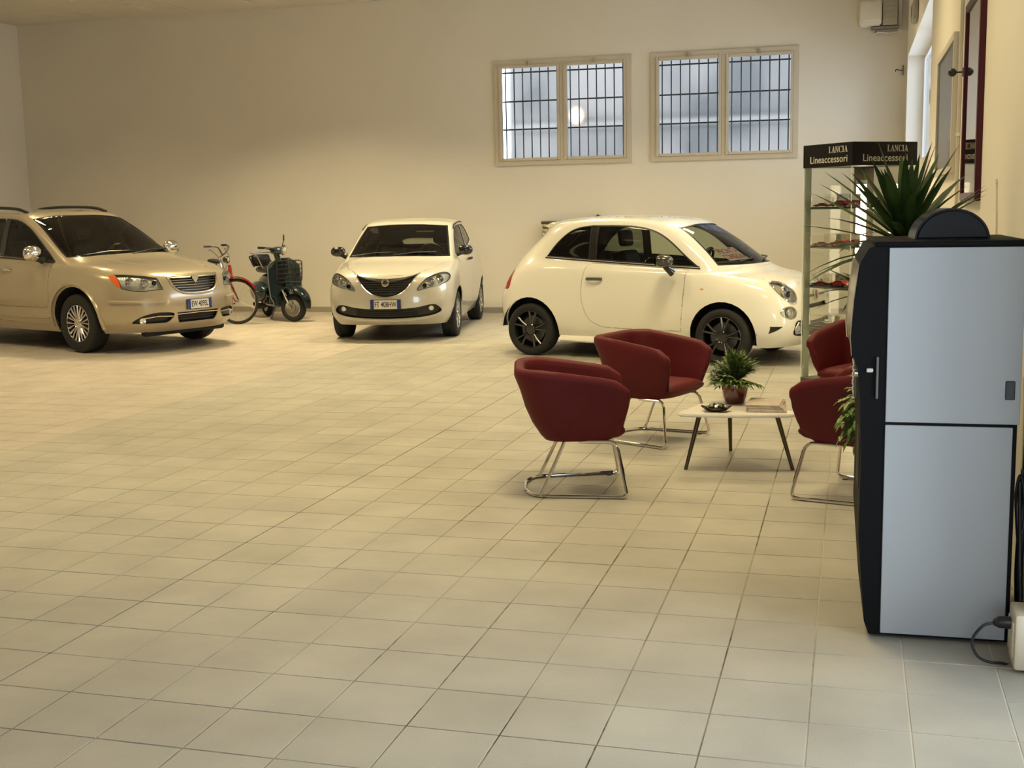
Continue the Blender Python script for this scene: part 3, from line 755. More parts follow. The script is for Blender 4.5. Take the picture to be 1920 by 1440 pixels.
# ------------------------------------------------------------------ small white hatchback (side view)
def white_hatchback():
    car = thing('hatchback', 'glossy white three-door hatchback with dark alloy wheels and a paper sign in its windscreen', 'car', (-2.158, 13.628, 0), -.283)
    Z = lambda *a: list(a)
    rows = [
     ([1.80,1.77,1.67,1.49,1.15,.80,.10,-.55,-1.15,-1.44,-1.60,-1.63],[0,.38,.60,.70,.73,.73,.73,.73,.73,.67,.42,0],[.19,.19,.19,.19,.20,.20,.20,.21,.22,.26,.28,.28]),
     ([1.87,1.845,1.755,1.53,1.15,.80,.10,-.55,-1.15,-1.49,-1.67,-1.70],[0,.42,.675,.76,.785,.775,.77,.775,.79,.72,.45,0],[.30,.30,.30,.31,.32,.32,.31,.32,.33,.36,.37,.37]),
     ([1.90,1.88,1.805,1.545,1.15,.80,.10,-.55,-1.15,-1.51,-1.69,-1.72],[0,.44,.70,.785,.81,.80,.79,.80,.815,.735,.46,0],[.44,.44,.44,.45,.46,.46,.46,.47,.48,.49,.49,.49]),
     ([1.89,1.87,1.795,1.535,1.15,.80,.10,-.55,-1.15,-1.50,-1.69,-1.72],[0,.44,.69,.78,.81,.81,.805,.81,.815,.73,.46,0],[.60,.60,.60,.61,.63,.63,.63,.64,.65,.65,.65,.65]),
     ([1.85,1.82,1.70,1.50,1.14,.80,.10,-.55,-1.14,-1.46,-1.65,-1.69],[0,.41,.65,.745,.785,.795,.795,.795,.785,.70,.45,0],[.76,.76,.77,.79,.80,.80,.80,.81,.81,.81,.81,.81]),
     ([1.73,1.69,1.56,1.40,1.12,.80,.10,-.55,-1.11,-1.37,-1.56,-1.64],[0,.37,.57,.675,.73,.765,.78,.775,.745,.66,.43,0],[.88,.88,.875,.885,.91,.93,.935,.945,.95,.955,.955,.955]),
     ([1.52,1.49,1.38,1.25,1.06,.80,.10,-.55,-1.06,-1.31,-1.49,-1.59],[0,.33,.50,.60,.675,.735,.75,.745,.71,.62,.41,0],[.945,.943,.935,.935,.945,.96,.985,1.015,1.035,1.045,1.05,1.05]),
     ([1.33,1.30,1.21,1.11,1.0,.85,.10,-.55,-.99,-1.235,-1.41,-1.52],[0,.28,.45,.55,.63,.695,.715,.705,.67,.58,.39,0],[1.015,1.012,1.003,.998,.993,.993,1.045,1.085,1.12,1.14,1.15,1.15]),
     ([.97,.95,.89,.82,.74,.62,.08,-.5,-.87,-1.07,-1.23,-1.38],[0,.27,.42,.52,.59,.645,.675,.665,.625,.54,.37,0],[1.265,1.262,1.255,1.25,1.245,1.24,1.285,1.30,1.31,1.31,1.31,1.31]),
     ([.60,.59,.55,.50,.44,.36,.05,-.45,-.76,-.96,-1.10,-1.26],[0,.25,.38,.47,.535,.58,.60,.595,.56,.49,.34,0],[1.465,1.462,1.455,1.447,1.44,1.435,1.475,1.485,1.47,1.45,1.44,1.44]),
     ([.45,.44,.41,.37,.32,.26,.03,-.42,-.66,-.84,-1.0,-1.16],[0,.21,.32,.39,.445,.475,.485,.48,.455,.40,.28,0],[1.512,1.51,1.505,1.50,1.495,1.495,1.522,1.53,1.515,1.50,1.49,1.49]),
     ([.28,.27,.25,.22,.19,.15,.0,-.40,-.58,-.78,-.95,-1.0],[0,.11,.17,.21,.235,.25,.26,.26,.25,.21,.15,0],[1.535,1.534,1.532,1.53,1.53,1.532,1.545,1.55,1.543,1.53,1.52,1.52]),
     ([.15,.14,.13,.11,.08,.05,-.05,-.38,-.5,-.62,-.72,-.78],[0]*12,[1.545,1.545,1.545,1.545,1.545,1.546,1.55,1.556,1.553,1.545,1.54,1.538]),
    ]
    bd = Body(rows)
    paint = mat('white_paint', (.86, .84, .76), .22, coat=1.0)
    # wheel arches
    arches(bd, (1.15, -1.15), .30, .362)
    # glass
    ws = curve2([(-.59, 1.022), (-.3, 1.028), (0, 1.03), (.3, 1.028), (.59, 1.022), (.545, 1.25), (.495, 1.42)], 3)+curve2([(.495, 1.42), (.25, 1.448), (0, 1.452), (-.25, 1.448), (-.495, 1.42)], 4)[1:]+[(-.545, 1.25)]
    bd.glass('windscreen', ws, 'front', lambda c, n: c.x > .30 and n.x > .15, car_glass, car, .016)
    for sd in (-1, 1):
        okf = lambda c, n, sd=sd: c.y*sd > .3 and n.y*sd > .3 and c.z > .9
        fr = [(-.36, 1.075), (.86, 1.005)]+curve2([(.86, 1.005), (.71, 1.12), (.55, 1.255), (.42, 1.345), (.28, 1.405), (.10, 1.44), (-.12, 1.452), (-.36, 1.452)], 3)[1:]
        bd.glass('side_window', fr, 'side', okf, car_glass, car, .016)
        qu = [(-.99, 1.112), (-.43, 1.078), (-.43, 1.452)]+curve2([(-.43, 1.452), (-.58, 1.435), (-.72, 1.385), (-.87, 1.265), (-.99, 1.115)], 3)[1:-1]
        bd.glass('quarter_window', qu, 'side', okf, dark_glass, car, .014)
        bd.panel('pillar_trim', [(-.43, 1.078), (-.36, 1.075), (-.36, 1.452), (-.43, 1.452)], 'side', okf, black_gloss, car, 0)
    rw = rrect(-.42, .42, 1.17, 1.40, .06)
    bd.glass('rear_window', rw, 'front', lambda c, n: c.x < -1.0 and n.x < -.2, dark_glass, car, .016)
    # lamps
    for sd in (-1, 1):
        okl = lambda c, n, sd=sd: c.x > 1.2 and c.y*sd > .25
        el = ellipse(sd*.572, .752, .092, .108, 0); bd.lamp('headlight', el, 'front', okl, car, [(sd*.58, .755, .075, lamp_chrome), (sd*.555, .735, .035, lamp_dark)], .06)
        strip(car, 'headlight_ring', bd, 'front', ellipse(sd*.572, .752, .094, .110, 0, 20)+[ellipse(sd*.572, .752, .094, .110, 0, 20)[0]], .009, chrome, 1, .003, 6, nn=2)
        el = ellipse(sd*.645, .555, .082, .062); bd.lamp('running_lamp', el, 'front', okl, car, [(sd*.645, .555, .05, lamp_chrome)], .04)
        el = ellipse(sd*.645, .555, .082, .062, 0, 16); strip(car, 'running_lamp_ring', bd, 'front', el+[el[0]], .006, chrome, 1, .002, 6, nn=2)
        # tail lamps wrap the corner
        tl = [(-1.72, .745), (-1.50, .77), (-1.36, .93), (-1.37, .975), (-1.5, .99), (-1.72, .95)]
        tl = rrect(-1.70, -1.455, .74, .965, .05)
        bd.panel('tail_lamp', tl, 'side', lambda c, n, sd=sd: c.y*sd > .45 and c.x < -1.2, lens_red, car, .002)
    # lower intake with fog lamps
    ok = lambda c, n: c.x > 1.2 and n.x > 0
    po = closed2([(-.58, .40), (-.54, .47), (-.3, .445), (0, .44), (.3, .445), (.54, .47), (.58, .40), (.54, .32), (.3, .285), (0, .275), (-.3, .285), (-.54, .32)], 4)
    g = bd.recess('lower_intake', po, 'front', ok, black_plastic, car, .05)
    for z in (.32, .36, .40): strip(car, 'intake_bar', bd, 'front', [(-.42, z), (0, z), (.42, z)], .006, black_plastic, 1, -.03, 6, parent=g)
    for sd in (-1, 1):
        p = bd.hit('front', sd*.49, .385); M_ = T(p.x-.01, p.y, p.z) @ RZ(sd*.35) @ RY(PI/2)
        f = obj('fog_lamp', lathe([(.052, -.03), (.055, .006), (.047, .01), (.043, 0), (.038, -.012), (.001, -.02)], 22, 'z', M_, caps=False), chrome, car)
        obj('fog_lens', lathe([(.036, 0), (.025, .012), (.001, .016)], 18, 'z', M_, caps=False), mat('fog_glass', (.5, .55, .6), .1, .6), f)
        strip(car, 'fog_bezel', bd, 'front', [(sd*.40, .33), (sd*.52, .33), (sd*.57, .385), (sd*.52, .445), (sd*.40, .43)], .007, steel, 1, .002, 6)
    # grille: two dark bars with a round badge between, and the slot below
    for sd in (-1, 1): strip(car, 'moustache_bar', bd, 'front', [(sd*.06, .70), (sd*.30, .695)], [(.010, .016)]*1 and .013, mat('satin_dark', (.16, .16, .17), .3, .8), 1, .004, 8)
    p = bd.hit('front', 0, .70); M_ = T(p.x+.004, 0, .70) @ RY(PI/2-.12)
    bdg = obj('badge', lathe([(.062, -.01), (.062, .008), (.052, .014), (.048, .008), (.001, .011)], 28, 'z', M_, caps=False), chrome, car)
    obj('badge_face', lathe([(.046, .0085), (.001, .012)], 24, 'z', M_, caps=False), mat('badge_red', (.25, .02, .02), .2, .3), bdg)
    bd.recess('upper_slot', rrect(-.34, .34, .575, .615, .018), 'front', ok, black_plastic, car, .03)
    strip(car, 'slot_trim', bd, 'front', [(-.33, .572), (0, .572), (.33, .572)], .005, steel, 1, .002)
    for sd in (-1, 1):
        bd.recess('corner_vent', [(sd*.715, .42), (sd*.765, .42), (sd*.755, .345)], 'front', lambda c, n, sd=sd: c.x > 1.2 and c.y*sd > .5, black_plastic, car, .02)
    # bonnet and doors as separate panels
    hood = [(1.155, -.69), (1.30, -.64), (1.46, -.60), (1.62, -.54), (1.74, -.42), (1.81, -.2), (1.82, 0), (1.81, .2), (1.74, .42), (1.62, .54), (1.46, .60), (1.30, .64), (1.155, .69), (1.08, .63), (1.23, .45), (1.32, .25), (1.35, 0), (1.32, -.25), (1.23, -.45), (1.08, -.63)]
    bd.panel('bonnet', hood, 'top', lambda c, n: c.z > .75 and c.x > .9 and n.z > .2, paint, car, .005)
    for sd in (-1, 1):
        d = curve2([(-.405, 1.03), (-.45, 1.0), (-.485, .86), (-.49, .68), (-.45, .52), (-.385, .42), (-.25, .355), (-.1, .345)], 4)+[(.69, .335), (.70, .44), (.73, .73), (.735, .95), (.75, .985), (.4, 1.008), (-.2, 1.042), (-.38, 1.05)]
        bd.panel('door', d, 'side', lambda c, n, sd=sd: c.y*sd > .5, paint, car, .006)
        handle(car, bd, -.33, .875, sd, mat('satin_dark', (.16, .16, .17), .3, .8), .19, .036)
        mirror(car, .55, sd*.955, 1.085, mat('satin_grey', (.10, .10, .10), .22, .7), .125, .105, .066, (.08, -.06, -.13), black_gloss)
        strip(car, 'window_trim', bd, 'side', [(-1.0, 1.10), (-.4, 1.066), (.2, 1.032), (.87, .993)], .008, black_plastic, sd, .001)
        # side repeater and the crease above the sill
        p = bd.hit('side', .93, .79, sd); obj('side_repeater', ball(.02, p, (1, .4, .6), 10, 6), mat('clear_amber', (.7, .5, .3), .15), car)
    # roof spoiler, aerial-free roof
    b = B(); R = []
    for k in range(15):
        y = -.42+.84*k/14; e = .25*(y/.42)**2
        p = bd.hit('top', -1.02+e, y); q = bd.hit('top', -1.14+e, y)
        tip = Vector((-1.315+e, y, q.z-.035))
        R.append([p+Vector((0, 0, -.006)), (p+q)/2+Vector((0, 0, .004)), q+Vector((0, 0, .006)), (q+tip)/2+Vector((-.02, 0, .012)), tip, tip+Vector((-.004, 0, -.022)), Vector((-1.24+e, y, tip.z-.05)), Vector((-1.04+e, y, p.z-.06))])
    rings(b, R); bmesh.ops.recalc_face_normals(b, faces=b.faces[:]); obj('roof_spoiler', b, paint, car, 60)
    # wipers, sills, cowl
    for y0, y1 in ((-.42, .10), (.05, .50)):
        obj('wiper', tube([(1.30-abs(y0)*.25, y0, 1.06), (1.24, (y0+y1)/2, 1.085), (1.20-abs(y1)*.2, y1, 1.085)], .009, 6), black_plastic, car)
    bd.finish('body_shell', bd.bm, [paint, cabin_dark], car, skin=.02)
    for sd in (-1, 1):
        obj('side_sill', tube([(.76, sd*.735, .215), (0, sd*.735, .205), (-.78, sd*.735, .215)], (.05, .03), 8), paint, car)
    for x in (1.15, -1.15): wheel_well(car, x, .30, .372, .79)
    underbody(car, -1.5, 1.55, .62, .22)
    dark_rim = mat('dark_alloy', (.12, .12, .12), .25, .9)
    for x in (1.15, -1.15):
        for sd in (-1, 1): wheel(car, x, sd*.705, .295, .195, .215, dark_rim, 5, .0, 'twin', black_gloss)
    interior(car, 3.5, .58, .98, 1.02, -.12, .52, .34, -.85)
    # sign lying behind the windscreen
    M_ = T(1.0, -.16, 1.125) @ RY(.55)
    sg = tag(obj('paper_sign', box(B(), -.115, .115, -.28, .28, 0, .002), mat('paper_white', (.85, .84, .80), .8)), 'white paper sign reading PRONTA CONSEGNA in red behind the windscreen', 'sign')
    sg.matrix_world = T(-2.158, 13.628, 0) @ RZ(-.283) @ M_
    red = mat('red_ink', (.55, .02, .03), .7)
    text('sign_lettering', 'PRONTA', .13, red, sg, (-.052, 0, .0026), (0, 0, PI/2), sx=1.05, bold=.002)
    text('sign_lettering', 'CONSEGNA', .13, red, sg, (.055, 0, .0026), (0, 0, PI/2), sx=.82, bold=.002)
    return car
white_hatchback()

# ------------------------------------------------------------------ pearl white city car seen head on
def city_car():
    hd = -1.4003; fx, fy = -5.782, 15.036
    car = thing('city_car', 'pearl white city car with a black shield grille facing the room, beside the wall', 'car', (fx-1.195*math.cos(hd), fy-1.195*math.sin(hd), 0), hd)
    S = [1.195, .85, .10, -.60, -1.195]
    rows = [
     ([1.86,1.83,1.72,1.52]+S+[-1.55,-1.75,-1.79],[0,.40,.63,.72,.75,.75,.75,.75,.75,.68,.42,0],[.215,.215,.215,.215,.21,.20,.20,.21,.23,.27,.29,.29]),
     ([1.94,1.91,1.79,1.56]+S+[-1.60,-1.82,-1.86],[0,.42,.68,.775,.80,.79,.785,.79,.81,.73,.45,0],[.32,.32,.32,.32,.33,.33,.32,.33,.35,.38,.39,.39]),
     ([1.965,1.935,1.82,1.57]+S+[-1.62,-1.85,-1.89],[0,.43,.70,.805,.835,.82,.81,.82,.835,.75,.46,0],[.46,.46,.46,.47,.48,.48,.47,.48,.49,.51,.51,.51]),
     ([1.955,1.925,1.81,1.56]+S+[-1.61,-1.84,-1.88],[0,.43,.70,.805,.838,.835,.825,.83,.838,.745,.46,0],[.62,.62,.62,.63,.65,.65,.65,.66,.67,.67,.67,.67]),
     ([1.93,1.89,1.76,1.52]+[1.19,.85,.1,-.6,-1.19]+[-1.58,-1.81,-1.85],[0,.42,.67,.785,.825,.828,.82,.82,.815,.72,.45,0],[.77,.77,.78,.80,.82,.82,.82,.83,.84,.84,.84,.84]),
     ([1.83,1.79,1.67,1.46]+[1.17,.85,.1,-.6,-1.17]+[-1.53,-1.74,-1.78],[0,.385,.605,.715,.775,.80,.80,.795,.77,.68,.43,0],[.87,.872,.88,.90,.93,.95,.96,.98,1.0,1.01,1.01,1.01]),
     ([1.56,1.53,1.43,1.29]+[1.10,.86,.1,-.6,-1.13]+[-1.47,-1.67,-1.71],[0,.34,.54,.65,.72,.768,.775,.765,.73,.64,.41,0],[.965,.963,.958,.96,.975,1.00,1.03,1.06,1.09,1.10,1.10,1.10]),
     ([1.22,1.20,1.14,1.06]+[.98,.88,.1,-.6,-1.08]+[-1.41,-1.60,-1.64],[0,.30,.51,.63,.69,.735,.745,.73,.69,.60,.39,0],[1.045,1.043,1.038,1.03,1.025,1.035,1.085,1.13,1.17,1.19,1.20,1.20]),
     ([.80,.79,.75,.70]+[.65,.56,.06,-.55,-.98]+[-1.28,-1.46,-1.50],[0,.28,.47,.575,.63,.67,.69,.675,.635,.55,.36,0],[1.265,1.263,1.258,1.25,1.245,1.245,1.30,1.32,1.33,1.34,1.34,1.34]),
     ([.38,.375,.35,.32]+[.28,.22,-.06,-.5,-.86]+[-1.13,-1.30,-1.34],[0,.26,.43,.525,.575,.605,.617,.607,.567,.49,.33,0],[1.465,1.463,1.458,1.45,1.445,1.445,1.475,1.48,1.465,1.45,1.44,1.44]),
     ([.22,.215,.20,.18]+[.15,.09,-.12,-.45,-.72]+[-1.0,-1.18,-1.22],[0,.23,.37,.44,.485,.505,.51,.50,.47,.41,.28,0],[1.508,1.507,1.503,1.498,1.494,1.494,1.515,1.52,1.51,1.495,1.485,1.485]),
     ([.05,.045,.035,.015]+[-.01,-.055,-.20,-.43,-.62]+[-.82,-.98,-1.02],[0,.12,.19,.23,.255,.265,.27,.265,.25,.21,.15,0],[1.532,1.532,1.531,1.530,1.529,1.53,1.536,1.54,1.532,1.52,1.51,1.51]),
     ([-.06,-.07,-.085,-.105]+[-.13,-.165,-.26,-.42,-.53]+[-.65,-.75,-.8],[0]*12,[1.542]*6+[1.544,1.546,1.543,1.536,1.53,1.528]),
    ]
    bd = Body(rows); paint = mat('pearl_paint', (.56, .535, .46), .25, .12, coat=1.0)
    arches(bd, (1.195, -1.195), .30, .365)
    ws = [(-.685, 1.04), (-.3, 1.052), (0, 1.055), (.3, 1.052), (.685, 1.04), (.63, 1.24), (.565, 1.436)]+curve2([(.565, 1.436), (.25, 1.458), (0, 1.462), (-.25, 1.458), (-.565, 1.436)], 4)[1:]+[(-.63, 1.24)]
    bd.glass('windscreen', ws, 'front', lambda c, n: c.x > .1 and n.x > .15, car_glass, car, .02, black_gloss)
    for sd in (-1, 1):
        okf = lambda c, n, sd=sd: c.y*sd > .3 and n.y*sd > .3 and c.z > .9
        fr = [(-.16, 1.105), (.80, 1.06)]+curve2([(.80, 1.06), (.62, 1.19), (.45, 1.30), (.28, 1.385), (.10, 1.43), (-.16, 1.445)], 3)[1:]
        bd.glass('side_window', fr, 'side', okf, car_glass, car, .014)
        rr = [(-.95, 1.21), (-.24, 1.125), (-.24, 1.447)]+curve2([(-.24, 1.447), (-.50, 1.44), (-.70, 1.40), (-.85, 1.32), (-.95, 1.21)], 3)[1:-1]
        bd.glass('rear_side_window', rr, 'side', okf, car_glass, car, .014)
        bd.panel('pillar_trim', [(-.24, 1.12), (-.16, 1.105), (-.16, 1.445), (-.24, 1.447)], 'side', okf, black_gloss, car, 0)
    bd.glass('rear_window', rrect(-.46, .46, 1.12, 1.405, .05), 'front', lambda c, n: c.x < -1.0 and n.x < -.2, glass('rear_glass', (.62, .64, .56)), car, .016)
    okf = lambda c, n: c.x > 1.2
    # shield grille
    gp = curve2([(-.415, .862), (-.36, .80), (-.29, .70), (-.20, .625), (-.10, .588), (0, .572), (.10, .588), (.20, .625), (.29, .70), (.36, .80), (.415, .862)], 3)+curve2([(.415, .862), (.25, .822), (0, .802), (-.25, .822), (-.415, .862)], 4)[1:-1]
    g = bd.recess('grille', gp, 'front', okf, mat('grille_mesh', (.012, .012, .012), .45, bump=(220, .8)), car, .03)
    for i in range(6):
        z = .615+.03*i; hw = .14+.042*i
        strip(car, 'grille_bar', bd, 'front', [(-hw, z), (0, z), (hw, z)], .004, black_gloss, 1, -.012, 6, parent=g, nn=6)
    strip(car, 'grille_surround', bd, 'front', curve2([(-.42, .865), (-.36, .80), (-.29, .70), (-.20, .622), (-.10, .584), (0, .566), (.10, .584), (.20, .622), (.29, .70), (.36, .80), (.42, .865)], 2), .006, chrome, 1, .001, nn=3)
    b = B(); top = curve2([(-.40, .856), (-.2, .815), (0, .80), (.2, .815), (.40, .856)], 5); bot = curve2([(-.37, .835), (-.2, .782), (0, .748), (.2, .782), (.37, .835)], 5)
    R = []
    for (y0, z0), (y1, z1) in zip(top, bot):
        p, q = bd.hit('front', y0, z0-.002), bd.hit('front', y1, z1)
        R.append([p+Vector((.004, 0, 0)), (p+q)/2+Vector((.009, 0, 0)), q+Vector((.002, 0, 0)), q-Vector((.02, 0, 0)), p-Vector((.02, 0, 0))])
    rings(b, R); bmesh.ops.recalc_face_normals(b, faces=b.faces[:]); obj('grille_wing', b, mat('bronze_plastic', (.045, .038, .030), .3), car, 50)
    p = bd.hit('front', 0, .752); M_ = T(p.x+.014, 0, .755) @ RY(PI/2-.08)
    bg_ = obj('badge', lathe([(.048, -.012), (.048, .008), (.040, .013), (.036, .008), (.001, .009)], 26, 'z', M_, caps=False), chrome, car)
    b = prism([(-.028, .018), (.028, .018), (.024, -.010), (0, -.034), (-.024, -.010)], .006, 'xy', .008)
    for v in b.verts: v.co = M_ @ (RZ(-PI/2) @ v.co)
    obj('badge_shield', b, mat('dark_chrome', (.10, .09, .08), .18, .8), bg_)
    # lower intake
    po = closed2([(-.69, .39), (-.635, .465), (-.55, .472), (-.4, .442), (-.2, .425), (0, .42), (.2, .425), (.4, .442), (.55, .472), (.635, .465), (.69, .39), (.58, .335), (.35, .303), (0, .29), (-.35, .303), (-.58, .335)], 4)
    g = bd.recess('lower_intake', po, 'front', okf, black_plastic, car, .04)
    for z in (.335, .362, .39): strip(car, 'intake_bar', bd, 'front', [(-.40, z), (0, z-.01), (.40, z)], .005, black_plastic, 1, -.025, parent=g)
    strip(car, 'bumper_lip', bd, 'front', curve2([(-.69, .365), (-.58, .313), (-.35, .28), (0, .268), (.35, .28), (.58, .313), (.69, .365)], 3), .012, paint, 1, .0, nn=3)
    for sd in (-1, 1):
        p = bd.hit('front', sd*.565, .425); M_ = T(p.x-.02, p.y, p.z) @ RZ(sd*.4) @ RY(PI/2)
        obj('fog_lamp', lathe([(.030, -.03), (.030, .008), (.024, .012), (.02, .004), (.001, .008)], 18, 'z', M_, caps=False), lamp_inner, car)
        okl = lambda c, n, sd=sd: c.x > 1.2 and c.y*sd > .2
        hp = closed2([(sd*.40, .655), (sd*.50, .675), (sd*.64, .705), (sd*.755, .755), (sd*.765, .825), (sd*.70, .862), (sd*.58, .835), (sd*.47, .765)], 4)
        bd.lamp('headlight', hp, 'front', okl, car, [(sd*.66, .785, .052, lamp_chrome), (sd*.565, .755, .046, lamp_chrome), (sd*.49, .71, .028, lamp_dark)], .06)
        strip(car, 'headlight_edge', bd, 'front', hp+[hp[0]], .004, black_plastic, 1, .0, nn=1)
        bd.panel('tail_lamp', rrect(-1.86, -1.60, .78, 1.12, .05), 'side', lambda c, n, sd=sd: c.y*sd > .42 and c.x < -1.3, lens_red, car, .002)
    hood = [(1.13, -.68), (1.30, -.64), (1.45, -.60), (1.62, -.54), (1.76, -.44), (1.835, -.37), (1.87, -.2), (1.885, 0), (1.87, .2), (1.835, .37), (1.76, .44), (1.62, .54), (1.45, .60), (1.30, .64), (1.13, .68), (1.06, .64), (1.16, .5), (1.22, .25), (1.24, 0), (1.22, -.25), (1.16, -.5), (1.06, -.64)]
    bd.panel('bonnet', hood, 'top', lambda c, n: c.z > .78 and c.x > .95 and n.z > .25, paint, car, .005)
    for sd in (-1, 1):
        okd = lambda c, n, sd=sd: c.y*sd > .5
        d1 = [(-.22, 1.08), (-.24, .95), (-.25, .6), (-.2, .36), (.72, .34), (.80, .5), (.80, .95), (.78, 1.02), (.4, 1.06)]
        bd.panel('door', d1, 'side', okd, paint, car, .005)
        d2 = [(-.27, 1.09), (-.27, .6), (-.24, .37), (-.78, .37), (-.86, .52), (-.97, .68), (-1.02, .9), (-1.0, 1.15), (-.6, 1.12)]
        bd.panel('rear_door', d2, 'side', okd, paint, car, .005)
        handle(car, bd, -.08, .965, sd, black_plastic, .17, .04)
        mirror(car, .82, sd*.87, 1.115, black_gloss, .06, .10, .068, (.03, -.07, -.06), black_plastic)
        p = bd.hit('side', .90, .80, sd); obj('side_repeater', ball(.018, p, (1, .4, .6), 10, 6), mat('clear_amber', (.7, .5, .3), .15), car)
        rp = curve2([(.30, 1.40), (.12, 1.455), (-.3, 1.485), (-.8, 1.475), (-1.05, 1.44)], 4)
        P = []
        for x, z in rp:
            q = bd.hit('side', x, z-.012, sd)
            if q is not None and abs(q.y) > .5: P.append(q+Vector((0, 0, .004)))
        obj('roof_gutter', tube(P, .012, 6), black_plastic, car)
    for y0, y1 in ((-.60, -.02), (-.05, .52)):
        obj('wiper', tube([(1.16, y0, 1.065), (1.10, (y0+y1)/2, 1.10), (1.06, y1, 1.10)], .009, 6), black_plastic, car)
    bd.finish('body_shell', bd.bm, [paint, cabin_dark], car, skin=.02)
    for x in (1.195, -1.195): wheel_well(car, x, .30, .375, .81)
    underbody(car, -1.7, 1.55, .64, .22)
    rim = mat('silver_alloy', (.45, .44, .42), .25, .9)
    for x in (1.195, -1.195):
        for sd in (-1, 1): wheel(car, x, sd*.715, .30, .19, .20, rim, 7, 0, 'plain')
    p = bd.hit('front', 0, .48); plate(car, 'FT 408HW', (p.x+.012, 0, .482), -.03, .375)
    interior(car, 3.8, .62, .86, 1.04, -.05, .50, .34, -.85)
    return car
city_car()

# ------------------------------------------------------------------ champagne minivan
def minivan():
    a = math.radians(-20)
    # hub of the near front wheel sits on the ray measured for it
    hub = VAN_HUB
    X = hub[0]-(math.cos(a)*1.54+math.sin(a)*.90); Y = hub[1]-(math.sin(a)*1.54-math.cos(a)*.90)
    car = thing('minivan', 'champagne gold minivan with chrome grille, roof rails and chrome mirror, cut by the left edge', 'car', (X, Y, 0), a)
    S = [1.54, 1.05, .10, -.80, -1.54]
    rows = [
     ([2.50,2.46,2.24,2.01]+S+[-2.25,-2.48,-2.52],[0,.48,.75,.87,.90,.90,.90,.90,.90,.84,.55,0],[.255,.255,.255,.25,.24,.24,.24,.25,.27,.30,.32,.32]),
     ([2.61,2.575,2.32,2.05]+S+[-2.32,-2.56,-2.60],[0,.51,.80,.94,.97,.95,.945,.95,.96,.88,.57,0],[.36,.36,.36,.36,.36,.36,.36,.37,.38,.40,.41,.41]),
     ([2.65,2.61,2.34,2.06]+S+[-2.34,-2.59,-2.63],[0,.52,.815,.96,.995,.98,.97,.975,.985,.90,.58,0],[.52,.52,.52,.52,.53,.53,.53,.54,.55,.55,.55,.55]),
     ([2.65,2.61,2.34,2.06]+S+[-2.34,-2.59,-2.63],[0,.52,.815,.96,1.0,.99,.985,.985,.985,.90,.58,0],[.68,.68,.68,.69,.70,.70,.70,.71,.72,.72,.72,.72]),
     ([2.605,2.56,2.29,2.03]+S+[-2.32,-2.57,-2.61],[0,.51,.80,.945,.985,.985,.98,.98,.975,.89,.57,0],[.84,.84,.84,.86,.87,.87,.87,.88,.89,.90,.90,.90]),
     ([2.51,2.47,2.22,1.97]+[1.53,1.05,.1,-.8,-1.54]+[-2.28,-2.53,-2.57],[0,.485,.77,.90,.945,.955,.96,.955,.945,.86,.56,0],[.965,.965,.96,.97,.99,1.01,1.02,1.03,1.04,1.05,1.05,1.05]),
     ([2.03,2.01,1.92,1.75]+[1.45,1.08,.1,-.8,-1.52]+[-2.22,-2.46,-2.50],[0,.44,.69,.82,.885,.925,.935,.93,.915,.83,.54,0],[1.075,1.073,1.065,1.06,1.06,1.07,1.09,1.10,1.11,1.12,1.12,1.12]),
     ([1.48,1.46,1.39,1.29]+[1.19,1.09,.1,-.8,-1.50]+[-2.15,-2.40,-2.44],[0,.40,.65,.77,.84,.888,.905,.90,.88,.80,.52,0],[1.155,1.153,1.145,1.135,1.122,1.115,1.15,1.16,1.17,1.18,1.19,1.19]),
     ([.90,.89,.85,.79]+[.72,.62,.05,-.8,-1.46]+[-2.08,-2.33,-2.37],[0,.38,.60,.71,.765,.805,.83,.825,.80,.73,.48,0],[1.42,1.42,1.415,1.41,1.40,1.40,1.415,1.425,1.43,1.43,1.43,1.43]),
     ([.30,.295,.27,.24]+[.20,.13,-.22,-.8,-1.42]+[-2.0,-2.23,-2.27],[0,.36,.56,.655,.70,.73,.745,.74,.72,.66,.44,0],[1.69,1.689,1.681,1.671,1.661,1.655,1.668,1.67,1.66,1.64,1.63,1.63]),
     ([.06,.055,.04,.02]+[-.02,-.08,-.36,-.8,-1.35]+[-1.85,-2.08,-2.12],[0,.31,.475,.55,.59,.61,.62,.615,.60,.55,.37,0],[1.728,1.727,1.722,1.716,1.711,1.71,1.718,1.728,1.72,1.705,1.695,1.695]),
     ([-.15,-.16,-.175,-.20]+[-.235,-.29,-.49,-.82,-1.2]+[-1.6,-1.78,-1.82],[0,.16,.24,.28,.30,.31,.32,.32,.31,.28,.19,0],[1.752,1.752,1.751,1.75,1.749,1.749,1.752,1.76,1.755,1.745,1.738,1.738]),
     ([-.30,-.315,-.335,-.36]+[-.40,-.45,-.60,-.86,-1.1]+[-1.35,-1.5,-1.55],[0]*12,[1.76]*6+[1.762,1.768,1.765,1.758,1.752,1.75]),
    ]
    bd = Body(rows); paint = mat('champagne_paint', (.44, .375, .265), .28, .4, coat=1.0)
    arches(bd, (1.54, -1.54), .365, .45)
    ws = [(-.80, 1.155), (-.4, 1.175), (0, 1.18), (.4, 1.175), (.80, 1.155), (.735, 1.40), (.665, 1.638)]+curve2([(.665, 1.638), (.35, 1.673), (0, 1.678), (-.35, 1.673), (-.665, 1.638)], 4)[1:]+[(-.735, 1.40)]
    bd.glass('windscreen', ws, 'front', lambda c, n: c.x > .1 and n.x > .15, car_glass, car, .025, black_gloss)
